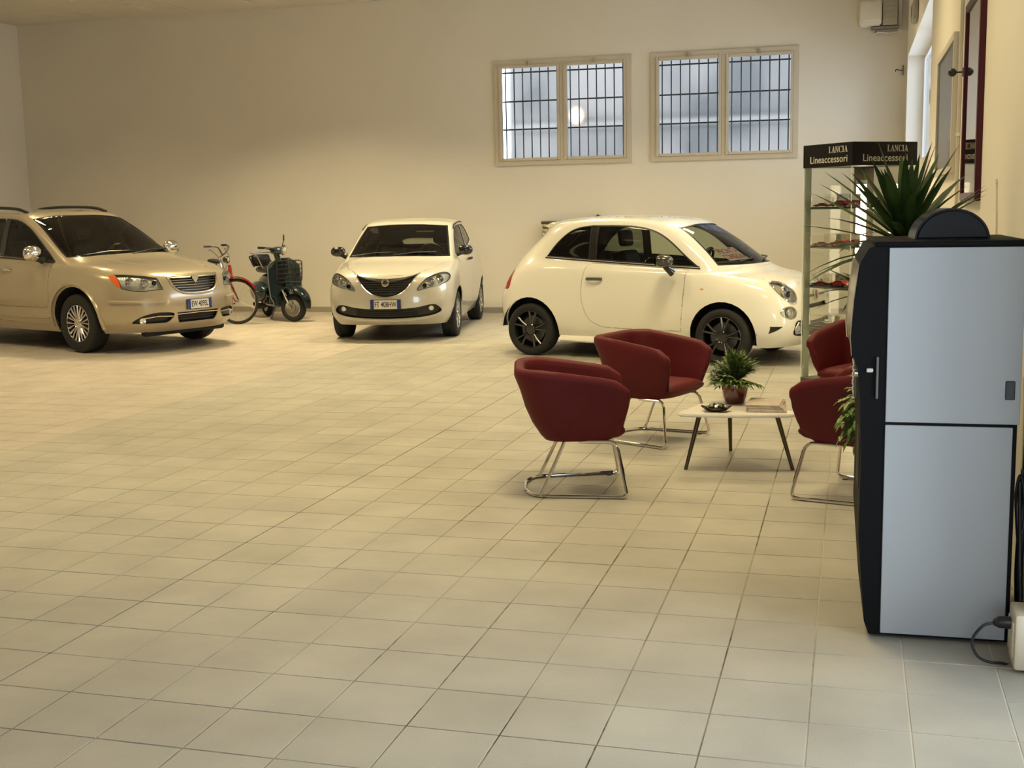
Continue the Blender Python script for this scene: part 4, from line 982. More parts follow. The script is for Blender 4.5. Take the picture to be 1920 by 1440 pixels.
    for sd in (-1, 1):
        okf = lambda c, n, sd=sd: c.y*sd > .4 and n.y*sd > .3 and c.z > 1.0
        fr = [(-.02, 1.165), (1.10, 1.105)]+curve2([(1.10, 1.105), (.77, 1.315), (.47, 1.50), (.27, 1.59), (.12, 1.63), (-.02, 1.645)], 3)[1:]
        bd.glass('side_window', fr, 'side', okf, car_glass, car, .018)
        bd.glass('sliding_door_window', rrect(-1.20, -.10, 1.17, 1.65, .05), 'side', okf, dark_glass, car, .016)
        bd.glass('rear_side_window', rrect(-2.10, -1.28, 1.18, 1.63, .06), 'side', okf, dark_glass, car, .016)
        bd.panel('pillar_trim', [(-.10, 1.17), (-.02, 1.165), (-.02, 1.645), (-.10, 1.65)], 'side', okf, black_gloss, car, 0)
    bd.glass('rear_window', rrect(-.58, .58, 1.22, 1.60, .08), 'front', lambda c, n: c.x < -1.6 and n.x < -.2, dark_glass, car, .016)
    okf = lambda c, n: c.x > 1.9
    gp = curve2([(-.36, .905), (-.335, .83), (-.27, .755), (-.17, .725), (0, .715), (.17, .725), (.27, .755), (.335, .83), (.36, .905)], 3)+[(.2, .925), (0, .93), (-.2, .925)]
    g = bd.recess('grille', gp, 'front', okf, black_plastic, car, .06)
    for i, hw in enumerate((.21, .28, .315, .335, .345)):
        z = .752+.031*i
        strip(car, 'grille_bar', bd, 'front', [(-hw, z), (0, z-.006), (hw, z)], .0038, chrome, 1, -.014, 6, parent=g, nn=6)
    strip(car, 'grille_surround', bd, 'front', curve2([(-.385, .915), (-.35, .82), (-.28, .742), (-.17, .705), (0, .695), (.17, .705), (.28, .742), (.35, .82), (.385, .915)], 3), .014, paint, 1, .002, nn=3)
    b = B(); R = []
    for i in range(17):
        y = -.40+.8*i/16; p, q = bd.hit('front', y, .942-.02*abs(y)), bd.hit('front', y, .895+.01*abs(y))
        R.append([p+Vector((.003, 0, 0)), (p+q)/2+Vector((.012, 0, 0)), q+Vector((.004, 0, 0)), q-Vector((.02, 0, 0)), p-Vector((.02, 0, 0))])
    rings(b, R); bmesh.ops.recalc_face_normals(b, faces=b.faces[:]); obj('grille_header', b, mat('satin_silver', (.42, .38, .30), .25, .9), car, 50)
    p = bd.hit('front', 0, .88)
    b = prism([(-.055, .035), (-.02, .05), (.02, .05), (.055, .035), (.03, -.01), (0, -.05), (-.03, -.01)], .02, 'yz', p.x-.002)
    for v in b.verts: v.co.z += .872
    obj('badge', b, chrome, car)
    for sd in (-1, 1):
        okl = lambda c, n, sd=sd: c.x > 1.75 and c.y*sd > .3
        hp = [(sd*.505, .905), (sd*.49, .84), (sd*.47, .77), (sd*.56, .77), (sd*.66, .755), (sd*.76, .765), (sd*.834, .795), (sd*.829, .957), (sd*.75, .955), (sd*.62, .935)]
        bd.lamp('headlight', hp, 'front', okl, car, [(sd*.755, .865, .058, lamp_chrome), (sd*.635, .86, .055, lamp_chrome), (sd*.545, .85, .03, lamp_dark)], .07)
        strip(car, 'headlight_edge', bd, 'front', hp+[hp[0]], .004, black_plastic, 1, .0, nn=3)
        bd.panel('amber_reflector', [(sd*.836, .800), (sd*.86, .815), (sd*.885, .90), (sd*.872, .95), (sd*.831, .957)], 'front', okl, mat('amber_plastic', (.75, .12, .02), .15, coat=.6), car, .002)
        # fog slot with chrome blade
        fp = closed2([(sd*.36, .475), (sd*.50, .50), (sd*.62, .49), (sd*.72, .45), (sd*.78, .38), (sd*.70, .365), (sd*.55, .365), (sd*.42, .375)], 4)
        f = bd.recess('fog_recess', fp, 'front', okl, black_plastic, car, .05)
        strip(car, 'chrome_blade', bd, 'front', [(sd*.37, .445), (sd*.55, .455), (sd*.70, .43)], .009, chrome, 1, -.008, parent=f, nn=5)
        p = bd.hit('front', sd*.68, .40); M_ = T(p.x-.035, p.y, p.z) @ RZ(sd*.4) @ RY(PI/2)
        obj('fog_lamp', lathe([(.038, -.02), (.038, .006), (.030, .004), (.001, -.008)], 18, 'z', M_, caps=False), lamp_chrome, car)
        strip(car, 'bumper_crease', bd, 'front', [(sd*.45, .625), (sd*.70, .63), (sd*.86, .64), (sd*.93, .645)], (.014, .024), paint, 1, .0, nn=5)
        bd.panel('tail_lamp', rrect(-2.56, -2.30, .85, 1.30, .05), 'side', lambda c, n, sd=sd: c.y*sd > .5 and c.x < -1.9, lens_red, car, .002)
    lp = [(-.32, .485), (-.30, .40), (-.27, .35), (.27, .35), (.30, .39), (.32, .485)]
    g = bd.recess('lower_intake', lp, 'front', okf, black_plastic, car, .05)
    for z in (.39, .42): strip(car, 'intake_bar', bd, 'front', [(-.28, z), (.28, z)], .006, black_plastic, 1, -.03, parent=g)
    strip(car, 'chrome_blade', bd, 'front', [(-.31, .462), (0, .468), (.31, .462)], .009, chrome, 1, -.006, nn=6)
    hood = [(1.26, -.80), (1.5, -.80), (1.8, -.765), (2.1, -.70), (2.26, -.60), (2.45, -.44), (2.51, -.2), (2.515, 0), (2.51, .2), (2.45, .44), (2.26, .60), (2.1, .70), (1.8, .765), (1.5, .80), (1.26, .80), (1.30, .72), (1.42, .5), (1.48, .25), (1.50, 0), (1.48, -.25), (1.42, -.5), (1.30, -.72)]
    bd.panel('bonnet', hood, 'top', lambda c, n: c.z > .85 and c.x > 1.1 and n.z > .3, paint, car, .005)
    for sd in (-1, 1):
        # raised ridges on the bonnet
        P = []
        for x, y in ((1.50, .50), (1.75, .46), (2.0, .42), (2.25, .385), (2.38, .37)):
            q = bd.hit('top', x, sd*y); P.append(q-Vector((0, 0, .004)))
        obj('bonnet_ridge', tube(catmull(P, 4), (.012, .03), 8, flat=(0, 0, 1)), paint, car, 60)
        okd = lambda c, n, sd=sd: c.y*sd > .6
        d1 = [(-.06, 1.14), (-.06, .34), (.96, .31), (1.02, .5), (1.045, .9), (1.06, 1.09), (.5, 1.125)]
        bd.panel('door', d1, 'side', okd, paint, car, .006)
        d2 = [(-1.22, 1.15), (-1.22, .75), (-1.12, .60), (-1.05, .34), (-.10, .34), (-.10, 1.145)]
        bd.panel('sliding_door', d2, 'side', okd, paint, car, .006)
        handle(car, bd, .12, 1.0, sd, chrome, .22, .034)
        strip(car, 'door_moulding', bd, 'side', [(-1.1, .56), (0, .55), (.98, .55)], (.010, .022), paint, sd, .002)
        strip(car, 'door_moulding', bd, 'side', [(-1.1, .42), (0, .41), (.98, .41)], (.008, .012), paint, sd, .002)
        strip(car, 'belt_trim', bd, 'side', [(-1.2, 1.158), (0, 1.15), (1.08, 1.098)], .009, black_plastic, sd, .001)
        # flared lip round the front and rear arch
        for xc in (1.54, -1.54):
            P = []
            for k in range(19):
                t = PI*(-.10+1.2*k/18); q = bd.hit('side', xc+.487*math.cos(t), .365+.487*math.sin(t), sd)
                if q is not None and abs(q.y) > .5: P.append(q-Vector((0, sd*.012, 0)))
            obj('arch_flare', tube(P, (.045, .020), 8, flat=(0, 1, 0)), paint, car, 60)
        m_ = mirror(car, .87, sd*1.065, 1.215, chrome, .075, .125, .095, (.04, -.075, -.10), black_plastic)
        P = []
        for x in (.02, -.4, -.9, -1.5): P.append(Vector((x, sd*.60, bd.hit('top', x, sd*.60).z)))
        rl = [P[0]+Vector((.10, 0, .005)), P[0]+Vector((-.10, 0, .05)), P[1]+Vector((0, 0, .06)), P[2]+Vector((0, 0, .06)), P[3]+Vector((.1, 0, .055)), P[3]+Vector((-.1, 0, .0))]
        obj('roof_rail', tube(catmull(rl, 4), (.022, .018), 8), black_plastic, car)
    for y0, y1 in ((-.66, .02), (0, .68)):
        obj('wiper', tube([(1.44-abs(y0)*.2, y0, 1.175), (1.38, (y0+y1)/2, 1.215), (1.34-abs(y1)*.15, y1, 1.21)], .01, 6), black_plastic, car)
    bd.finish('body_shell', bd.bm, [paint, cabin_dark], car, skin=.025)
    for x in (1.54, -1.54): wheel_well(car, x, .365, .462, .96, .36)
    underbody(car, -2.4, 2.10, .80, .26)
    obj('air_dam', rbox(2.30, 2.40, -.62, .62, .20, .30, .03), black_matte, car)
    for x in (1.54, -1.54):
        for sd in (-1, 1): wheel(car, x, sd*.845, .362, .225, .228, mat('polished_alloy', (.72, .69, .62), .12, 1.0), 10, 0.0, 'fan')
    p = bd.hit('front', 0, .585); plate(car, 'EW 409SL', (p.x+.012, 0, .572), -.02)
    interior(car, 4.6, .78, 1.02, 1.13, .12, .66, .42, -.95)
    return car
VAN_HUB = (-9.083, 12.838)
minivan()

# ------------------------------------------------------------------ red bicycle
def bicycle():
    az = math.radians(-40); st = math.radians(42); cx, cy = -8.90, 16.44
    t = thing('bicycle', 'red city bicycle with red mudguards and black saddle, front wheel turned, behind the minivan', 'bicycle', (cx-.53*math.cos(az), cy-.53*math.sin(az), 0), az)
    red = mat('bicycle_red', (.30, .012, .015), .25, coat=.8); r = .345; S_ = T(.53, 0, 0) @ RZ(st) @ T(-.53, 0, 0)
    def whl(x, M_):
        w_ = obj('wheel', tube([M_ @ Vector((x+r*.955*math.cos(a), 0, r+r*.955*math.sin(a))) for a in [2*PI*i/44 for i in range(44)]], .019, 8, closed=True), tyre_mat, t)
        obj('rim', tube([M_ @ Vector((x+r*.885*math.cos(a), 0, r+r*.885*math.sin(a))) for a in [2*PI*i/44 for i in range(44)]], (.010, .013), 6, closed=True), chrome, w_)
        for k in range(18):
            a = 2*PI*k/18; s = .012 if k % 2 else -.012
            obj('spoke', tube([M_ @ Vector((x+.02*math.cos(a+.5), s, r+.02*math.sin(a+.5))), M_ @ Vector((x+r*.88*math.cos(a), 0, r+r*.88*math.sin(a)))], .0016, 4), steel, w_)
        obj('hub', lathe([(.012, -.06), (.012, -.03), (.022, -.028), (.016, 0), (.022, .028), (.012, .03), (.012, .06)], 12, 'y', M_ @ T(x, 0, r)), steel, w_)
    def guard(x, M_, a0, a1):
        b = B(); R = []
        for i in range(17):
            a = a0+(a1-a0)*i/16; c, s = math.cos(a), math.sin(a)
            R.append([M_ @ Vector((x+(r+.030-abs(q)*.5)*c, q, r+(r+.030-abs(q)*.5)*s)) for q in (-.034, -.02, 0, .02, .034)])
        rings(b, R, closed_u=False, caps=False)
        bmesh.ops.solidify(b, geom=b.faces[:], thickness=.002); bmesh.ops.recalc_face_normals(b, faces=b.faces[:]); obj('mudguard', b, red, t, 60)
    whl(.53, S_); whl(-.53, Matrix()); guard(.53, S_, .55, 2.85); guard(-.53, Matrix(), .7, 3.3)
    hd, hb = Vector((.30, 0, .88)), Vector((.355, 0, .70)); bb, sc = Vector((-.10, 0, .30)), Vector((-.22, 0, .74))
    obj('frame', tube([hb, (.15, 0, .47), bb], .024, 8), red, t); obj('frame_tube', tube([hd-Vector((0, 0, .04)), (.10, 0, .60), (-.15, 0, .42)], .018, 8), red, t)
    obj('seat_tube', tube([bb, sc], .018, 8), red, t); obj('head_tube', tube([hd, hb], .026, 10), red, t)
    for s in (-1, 1):
        obj('chain_stay', tube([bb+Vector((0, s*.03, 0)), (-.53, s*.06, r)], .010, 6), red, t); obj('seat_stay', tube([sc+Vector((0, s*.02, -.1)), (-.53, s*.06, r)], .008, 6), red, t)
        obj('fork_blade', tube([S_ @ Vector(p) for p in ((.36, s*.045, .72), (.42, s*.062, .58), (.53, s*.062, r))], [.020, .018, .010], 8), red, t)
    obj('seat_post', tube([sc, (-.255, 0, .90)], .013, 8), chrome, t)
    b = B(); R = []
    for x, w_, z, h in ((.14, .018, .915, .02), (.06, .03, .92, .035), (-.04, .07, .925, .05), (-.10, .10, .93, .055), (-.15, .09, .94, .05), (-.17, .05, .945, .035)):
        R.append([(x-.24, w_*math.cos(a), z+h*.5*math.sin(a)-(.012 if math.sin(a) < 0 else 0)) for a in [2*PI*i/14 for i in range(14)]])
    rings(b, R); bmesh.ops.recalc_face_normals(b, faces=b.faces[:]); obj('saddle', b, black_plastic, t, 60)
    obj('stem', tube([S_ @ Vector(p) for p in ((.30, 0, .86), (.275, 0, 1.0), (.33, 0, 1.04))], .014, 8), chrome, t)
    for s in (-1, 1):
        h = obj('handlebar', tube([S_ @ p for p in catmull([(.33, 0, 1.04), (.35, s*.08, 1.08), (.35, s*.18, 1.16), (.27, s*.25, 1.18)], 6)], .011, 8), mat('dark_chrome_bar', (.22, .20, .17), .2, .9), t)
        obj('grip', tube([S_ @ Vector((.28, s*.245, 1.18)), S_ @ Vector((.18, s*.29, 1.18))], .016, 8), black_plastic, h)
        obj('brake_lever', tube([S_ @ Vector((.32, s*.22, 1.15)), S_ @ Vector((.22, s*.26, 1.11))], .006, 6), steel, h)
        obj('brake_cable', tube([S_ @ p for p in catmull([(.24, s*.24, 1.14), (.36, s*.16, 1.0), (.36, s*.04, .86), (.37, s*.02, .74)], 5)], .004, 5), black_plastic, t)
    hl = obj('headlight', lathe([(.012, -.07), (.04, -.05), (.055, 0), (.055, .02), (.045, .025)], 18, 'x', S_ @ T(.40, 0, .97)), mat('dark_chrome_bar', (.22, .20, .17), .2, .9), t)
    obj('lens', lathe([(.05, .021), (.001, .034)], 18, 'x', S_ @ T(.40, 0, .97), caps=False), mat('lamp_bulb_glass', (.8, .8, .75), .08, .4), hl)
    obj('chain_ring', lathe([(.085, .035), (.085, .04), (.03, .042)], 24, 'y', T(bb.x, 0, bb.z)), steel, t)
    for s in (-1, 1):
        c = obj('crank', tube([(bb.x, s*.05, bb.z), (bb.x+s*.16, s*.06, bb.z-.02)], .010, 6), steel, t); obj('pedal', rbox(bb.x+s*.16-.045, bb.x+s*.16+.045, s*.10-.04, s*.10+.04, bb.z-.032, bb.z-.01, .005, 1), black_plastic, c)
bicycle()

# ------------------------------------------------------------------ blue-green motor scooter
def scooter():
    az = math.radians(-45); st = math.radians(40); cx, cy = -8.17, 16.85; xf = .64
    t = thing('motor_scooter', 'dark blue-green vintage motor scooter with black racks, parked by the wall', 'scooter', (cx-xf*math.cos(az), cy-xf*math.sin(az), 0), az)
    pt = mat('scooter_paint', (.018, .038, .048), .22, .2, coat=1.0); S_ = T(xf, 0, 0) @ RZ(st) @ T(-xf, 0, 0); r = .215
    def whl(x, M_):
        w_ = obj('wheel', tube([M_ @ Vector((x+.165*math.cos(a), 0, r+.165*math.sin(a))) for a in [2*PI*i/36 for i in range(36)]], (.05, .048), 12, closed=True), tyre_mat, t, 60)
        obj('rim', lathe([(.125, -.045), (.132, -.04), (.10, -.03), (.055, -.028), (.055, .028), (.10, .03), (.132, .04), (.125, .045)], 26, 'y', M_ @ T(x, 0, r), caps=False), steel, w_)
        obj('hub', lathe([(.05, -.055), (.06, -.04), (.06, .04), (.05, .055), (.015, .06)], 18, 'y', M_ @ T(x, 0, r)), mat('hub_grey', (.35, .34, .32), .35, .8), w_)
    whl(xf, S_); whl(-.62, Matrix())
    for s in (-1, 1): obj('fork_leg', tube([S_ @ Vector(p) for p in ((xf-.13, s*.085, .50), (xf-.07, s*.085, .36), (xf, s*.075, r))], [.022, .020, .016], 10), chrome, t)
    # front mudguard, a flattened shell turned with the wheel
    b = B(); R = []
    for i in range(15):
        a = -.15+2.75*i/14; w_ = .115*math.sin(min(1, (i+1.2)/5)*PI/2)*math.sin(min(1, (15.2-i)/4)*PI/2); rr = .305+.02*math.sin(a)
        R.append([S_ @ Vector((xf+(rr-.06*(abs(q)**2.5))*math.cos(a)-.01, q*w_, r+.035+(rr-.06*(abs(q)**2.5))*math.sin(a))) for q in (-1, -.8, -.45, 0, .45, .8, 1)])
    rings(b, R, closed_u=False, caps=False); bmesh.ops.solidify(b, geom=b.faces[:], thickness=.004); bmesh.ops.recalc_face_normals(b, faces=b.faces[:]); obj('mudguard', b, pt, t, 60)
    # leg shield
    b = B(); R = []
    for k in range(13):
        u = k/12; z = .24+.72*u; w_ = .265-.03*abs(u-.55)-.16*max(0, u-.86)/.14-.03*(u < .1); x = .36+.085*(1-u)**2-.03*u
        R.append([(x-.075*(abs(q)**2.2), q*w_, z) for q in (-1, -.75, -.4, 0, .4, .75, 1)])
    rings(b, R, closed_u=False, caps=False); bmesh.ops.solidify(b, geom=b.faces[:], thickness=.012); bmesh.ops.recalc_face_normals(b, faces=b.faces[:]); ls = obj('leg_shield', b, pt, t, 60)
    edge = [(.36+.085*(1-u)**2-.03*u-.075, s*(.265-.03*abs(u-.55)-.16*max(0, u-.86)/.14-.03*(u < .1)), .24+.72*u) for s, us in ((-1, [k/12 for k in range(13)]), (1, [k/12 for k in range(12, -1, -1)])) for u in us]
    obj('shield_trim', tube(edge, .008, 6), mat('shield_trim_grey', (.30, .30, .29), .3, .7), ls)
    obj('horn_cover', tube([(.385, 0, .96), (.415, 0, .72), (.46, 0, .48), (.50, 0, .40)], [(.02, .035), (.03, .05), (.035, .06), (.03, .05)], 12, flat=(1, 0, 0)), pt, t, 60)
    # front rack
    blk = mat('rack_black', (.008, .008, .008), .4)
    rk = obj('front_rack', tube(fillet([(.50, -.20, .60), (.53, -.20, .93), (.53, .20, .93), (.50, .20, .60)], .06, 5, True), .009, 6, closed=True), blk, t)
    for z in (.66, .73, .80, .87): obj('rack_bar', tube([(.505+.09*(z-.6), -.20, z), (.505+.09*(z-.6), .20, z)], .007, 6), blk, rk)
    for y in (-.10, .10): obj('rack_stay', tube([(.525, y, .93), (.50, y, .58), (.40, y, .55)], .006, 6), blk, rk)
    # steering head and bars
    obj('steering_column', tube([S_ @ Vector((.42, 0, .90)), S_ @ Vector((.37, 0, 1.06))], .045, 12), pt, t)
    hs = ball(1, sc=(.13, .105, .062), u=18, v=12)
    for v in hs.verts: v.co = S_ @ (v.co+Vector((.41, 0, 1.085)))
    hs = obj('headset', hs, pt, t, 60)
    obj('headlight', lathe([(.062, -.03), (.066, .006), (.058, .012)], 20, 'x', S_ @ T(.52, 0, 1.075)), chrome, hs); obj('lens', lathe([(.058, .012), (.001, .028)], 20, 'x', S_ @ T(.52, 0, 1.075), caps=False), mat('lamp_bulb_glass', (.8, .8, .75), .08, .4), hs)
    for s in (-1, 1):
        h = obj('handlebar', tube([S_ @ Vector((.39, s*.06, 1.10)), S_ @ Vector((.355, s*.20, 1.125)), S_ @ Vector((.32, s*.30, 1.135))], [(.03, .024), (.018, .018), (.015, .015)], 10), pt, t)
        obj('grip', tube([S_ @ Vector((.338, s*.25, 1.132)), S_ @ Vector((.30, s*.37, 1.14))], .018, 10), black_plastic, h)
        obj('lever', tube([S_ @ Vector((.39, s*.20, 1.12)), S_ @ Vector((.38, s*.33, 1.125))], .005, 6), steel, h)
    ms = obj('mirror_stem', tube([S_ @ Vector((.36, .20, 1.13)), S_ @ Vector((.38, .22, 1.22))], .006, 6), black_plastic, t)
    mm = lathe([(.001, -.012), (.045, -.012), (.05, 0), (.045, .008), (.001, .008)], 20, 'x', S_ @ T(.385, .225, 1.27) @ RZ(.5), caps=False); obj('mirror', mm, black_plastic, ms)
    # floor, body, cowls, seat
    obj('floorboard', rbox(-.12, .42, -.20, .20, .22, .255, .015), pt, t, 60)
    b = ball(1, sc=(.44, .15, .20), u=22, v=14)
    for v in b.verts: v.co += Vector((-.46, 0, .50))
    obj('rear_body', b, pt, t, 60)
    obj('apron', tube([(-.10, 0, .25), (-.14, 0, .42), (-.20, 0, .62)], [(.06, .14), (.07, .13), (.08, .12)], 12, flat=(1, 0, 0)), pt, t, 60)
    for s in (-1, 1):
        b = ball(1, sc=(.34, .10, .165), u=20, v=12)
        for v in b.verts: v.co += Vector((-.52, s*.17, .42))
        c = obj('side_cowl', b, pt, t, 60); obj('cowl_trim', tube([(-.80, s*.262, .42), (-.52, s*.274, .43), (-.26, s*.25, .43)], .006, 6), chrome, c)
    obj('seat', tube(catmull([(-.10, 0, .72), (-.25, 0, .745), (-.50, 0, .76), (-.78, 0, .75)], 4), [(.045, .10)]+[(.06, .135)]*10+[(.055, .12)]*2, 14, flat=(0, 0, 1)), black_plastic, t, 60)
    rr_ = obj('rear_rack', tube(fillet([(-.72, -.16, .80), (-.98, -.16, .96), (-.98, .16, .96), (-.72, .16, .80)], .05), .011, 8), blk, t)
    for y in (-.08, .0, .08): obj('rack_bar', tube([(-.74, y, .81), (-.98, y, .96)], .008, 6), blk, rr_)
    obj('back_rest', rbox(-.92, -.82, -.15, .15, .80, .99, .04), black_plastic, t, 60)
    obj('grab_rail', tube(fillet([(-.30, -.15, .78), (-.55, -.16, .98), (-.90, -.16, 1.02), (-.90, .16, 1.02), (-.55, .16, .98), (-.30, .15, .78)], .05), .010, 8), steel, t)
    for s in (-1, 1): obj('stand_leg', tube([(-.05, s*.05, .22), (-.02, s*.15, .012)], .013, 8), mat('stand_grey', (.25, .26, .27), .4, .7), t)
    obj('exhaust', tube([(-.30, -.12, .20), (-.55, -.16, .18), (-.80, -.16, .20)], [.03, .05, .03], 12), black_matte, t)
scooter()

# ================================================================== lounge corner
def fabric_build(nt, b):
    tc = N(nt, 'ShaderNodeTexCoord').outputs['Object']
    v = maprange(nt, noise(nt, 3, 3, tc), .3, .7, .9, 1.1); x = N(nt, 'ShaderNodeVectorMath', operation='SCALE'); x.inputs[0].default_value = (.098, .0045, .0075)
    nt.links.new(v, x.inputs['Scale']); nt.links.new(x.outputs[0], b.inputs['Base Color']); b.inputs['Roughness'].default_value = .62; b.inputs['Specular IOR Level'].default_value = .3
    bp = N(nt, 'ShaderNodeBump'); bp.inputs['Strength'].default_value = .15; bp.inputs['Distance'].default_value = .002
    nt.links.new(noise(nt, 260, 2, tc), bp.inputs['Height']); nt.links.new(bp.outputs[0], b.inputs['Normal'])
M_red = tex_mat('red_upholstery', fabric_build)
def upath(a, xf, xr, r, n_arm=6, n_c=7, n_b=5):
    P = []
    for k in range(n_arm): P.append((xf+(xr+r-xf)*k/n_arm, a))
    for k in range(n_c): t = PI/2*k/n_c; P.append((xr+r-r*math.sin(t), a-r+r*math.cos(t)))
    for k in range(n_b): P.append((xr, (a-r)*(1-2*k/n_b)))
    for k in range(n_c): t = PI/2*k/n_c; P.append((xr+r-r*math.cos(t), -(a-r)-r*math.sin(t)))
    for k in range(n_arm+1): P.append((xr+r+(xf-xr-r)*k/n_arm, -a))
    return P
def tub_chair(label, loc, rz):
    t = thing('tub_chair', label, 'chair', loc, rz, 'red tub chairs round the coffee table')
    top_o = upath(.345, .31, -.345, .17); mid_o = upath(.315, .305, -.285, .16); bot_o = upath(.27, .27, -.20, .13)
    top_i = upath(.285, .31, -.285, .14); mid_i = upath(.262, .305, -.235, .13); bot_i = upath(.24, .27, -.19, .11)
    b = B(); R = []
    for k in range(len(top_o)):
        zt = .735-.075*max(0, min(1, (top_o[k][0]+.22)/.53))**1.1; fe = max(0, (top_o[k][0]-.17)/.14); zt -= .045*fe**3; zq = .335+.035*fe**2
        o, m_, q = Vector((*top_o[k], zt)), Vector((*mid_o[k], .52)), Vector((*bot_o[k], zq))
        i, n_, s = Vector((*top_i[k], zt-.004)), Vector((*mid_i[k], .54)), Vector((*bot_i[k], .40))
        up = Vector((0, 0, 1)); c = (o+i)/2
        ring = [s, n_, i-up*.03, i+up*.0, c+(i-c)*.6+up*.016, c+(o-c)*.6+up*.018, o+up*.002, o-up*.03, o.lerp(m_, .55), m_, m_.lerp(q, .55)+(m_-s).normalized()*.012, q+Vector((0, 0, .02)), q.lerp(Vector((.03, 0, .325)), .12)-up*.012]
        R.append(ring)
    rings(b, R); bmesh.ops.recalc_face_normals(b, faces=b.faces[:])
    ends = [f for f in b.faces if len(f.verts) > 4]
    bmesh.ops.bevel(b, geom=list({e for f in ends for e in f.edges}), offset=.018, segments=3, profile=.5, affect='EDGES')
    obj('shell', b, M_red, t, 55)
    # seat: fills the tub, rolls over the front edge and tucks under
    b = B(); R = []
    for x, zt, zb, w_ in ((-.20, .435, .35, .15), (-.16, .438, .325, .215), (-.05, .438, .312, .25), (.10, .436, .315, .262), (.20, .434, .322, .262), (.255, .428, .335, .262), (.28, .41, .355, .260), (.288, .39, .375, .255)):
        ring = []
        for i in range(20):
            a = 2*PI*i/20; c, s = math.cos(a), math.sin(a)
            ring.append((x, w_*math.copysign(abs(c)**.45, c), (zt+zb)/2+(zt-zb)/2*math.copysign(abs(s)**.6, s)))
        R.append(ring)
    rings(b, R); bmesh.ops.recalc_face_normals(b, faces=b.faces[:]); obj('seat', b, M_red, t, 55)
    # chrome sled frame
    P = fillet([(.02, -.225, .318), (.235, -.262, .322), (.295, -.335, .0115), (-.235, -.262, .0115), (-.295, -.12, .0115), (-.295, .12, .0115), (-.235, .262, .0115), (.295, .335, .0115), (.235, .262, .322), (.02, .225, .318)], [0, .05, .045, .10, .10, .10, .10, .045, .05, 0], 6)
    obj('sled_frame', tube(P, .0105, 10), chrome, t)
    for s in (-1, 1):
        obj('rear_leg', tube([(-.205, s*.262, .0115), (-.06, s*.205, .318)], .0105, 10), chrome, t)
        for x in (.23, -.18): obj('glide', rbox(x-.014, x+.014, s*(.30 if x > 0 else .272)-.008, s*(.30 if x > 0 else .272)+.008, -.0, .008, .002, 1), black_plastic, t)
    return t
tub_chair('red tub chair nearest the camera, seen from outside, left of the coffee table', (-1.575, 6.93, 0), math.radians(15))
tub_chair('red tub chair behind the nearest one, its seat open towards the coffee table', (-1.36, 8.53, 0), math.radians(-20))
tub_chair('red tub chair right of the coffee table, its back hidden by the drinks machine', (.09, 7.05, 0), math.radians(158))
tub_chair('red tub chair farthest back, in front of the glass display case', (.13, 9.42, 0), math.radians(-118))

# coffee table
tb_ = thing('coffee_table', 'low white coffee table with rounded triangular top and three splayed bronze legs', 'table', (-.70, 7.72, 0))
tri = [(-1.03, 7.43), (-.765, 8.16), (-.285, 7.53)]; tri = [(x+.70, y-7.72) for x, y in tri]
cc = Vector((sum(p[0] for p in tri)/3, sum(p[1] for p in tri)/3, 0)); tri = [tuple((Vector((*p, 0))-cc)*1.10+cc)[:2] for p in tri]
out = []
for i in range(3):
    a, p, c = Vector((*tri[i-1], 0)), Vector((*tri[i], 0)), Vector((*tri[(i+1) % 3], 0))
    s, e = p+(a-p).normalized()*.15, p+(c-p).normalized()*.15
    for k in range(8): u = k/7; q = s*(1-u)**2+p*2*u*(1-u)+e*u*u; out.append(q)
    m_ = (p+c)/2; out.append(e.lerp(c+(p-c).normalized()*.15, .5)+(m_-cc).normalized()*.018)
poly = [(p.x, p.y) for p in out]
bm = prism(poly, .020, 'xy', .355); bmesh.ops.bevel(bm, geom=[e for e in bm.edges if abs(e.verts[0].co.z-e.verts[1].co.z) < 1e-5], offset=.006, segments=2, affect='EDGES')
obj('table_top', bm, mat('white_laminate', (.80, .77, .70), .25, noise=(5, .02)), tb_, 40)
M_bronze = mat('bronze_leg', (.075, .055, .028), .35, .7)
for (fx, fy), (ux, uy) in zip(((-.985, 7.53), (-.765, 8.17), (-.33, 7.64)), ((-.905, 7.60), (-.755, 7.98), (-.435, 7.66))):
    l = obj('leg', tube([(ux+.70, uy-7.72, .356), (fx+.70, fy-7.72, .004)], [.016, .011], 12), M_bronze, tb_); obj('foot_cap', lathe([(.012, .0), (.012, .006)], 12, 'z', T(fx+.70, fy-7.72, 0)), black_plastic, l)

# potted plant on the table
def leaflet(bm, p, d, L, w_, up, droop=.3, fold=.25):
    d = d.normalized(); s = d.cross(up)
    s = s.normalized() if s.length > 1e-4 else Vector((1, 0, 0)); n = s.cross(d)
    V = []
    for u, ww in ((0, .15), (.3, .9), (.6, .8), (1, .02)):
        c = p+d*L*u+Vector((0, 0, -droop*L*u*u)); V.append((bm.verts.new(c+s*w_*ww+n*w_*fold*ww), bm.verts.new(c), bm.verts.new(c-s*w_*ww+n*w_*fold*ww)))
    for a, b_ in zip(V, V[1:]):
        bm.faces.new((a[0], a[1], b_[1], b_[0])); bm.faces.new((a[1], a[2], b_[2], b_[1]))
def leaf_build(c0, c1):
    def f(nt, b):
        tc = N(nt, 'ShaderNodeTexCoord').outputs['Object']
        c = mixc(nt, maprange(nt, noise(nt, 9, 3, tc), .35, .65, 0, 1), c0, c1); nt.links.new(c, b.inputs['Base Color']); b.inputs['Roughness'].default_value = .42
        b.inputs['Transmission Weight'].default_value = 0; b.inputs['Subsurface Weight'].default_value = 0
    return f
M_leaf = tex_mat('light_leaf', leaf_build((.060, .110, .020), (.165, .24, .055))); M_yucca = tex_mat('yucca_leaf', leaf_build((.028, .065, .016), (.075, .13, .040)))
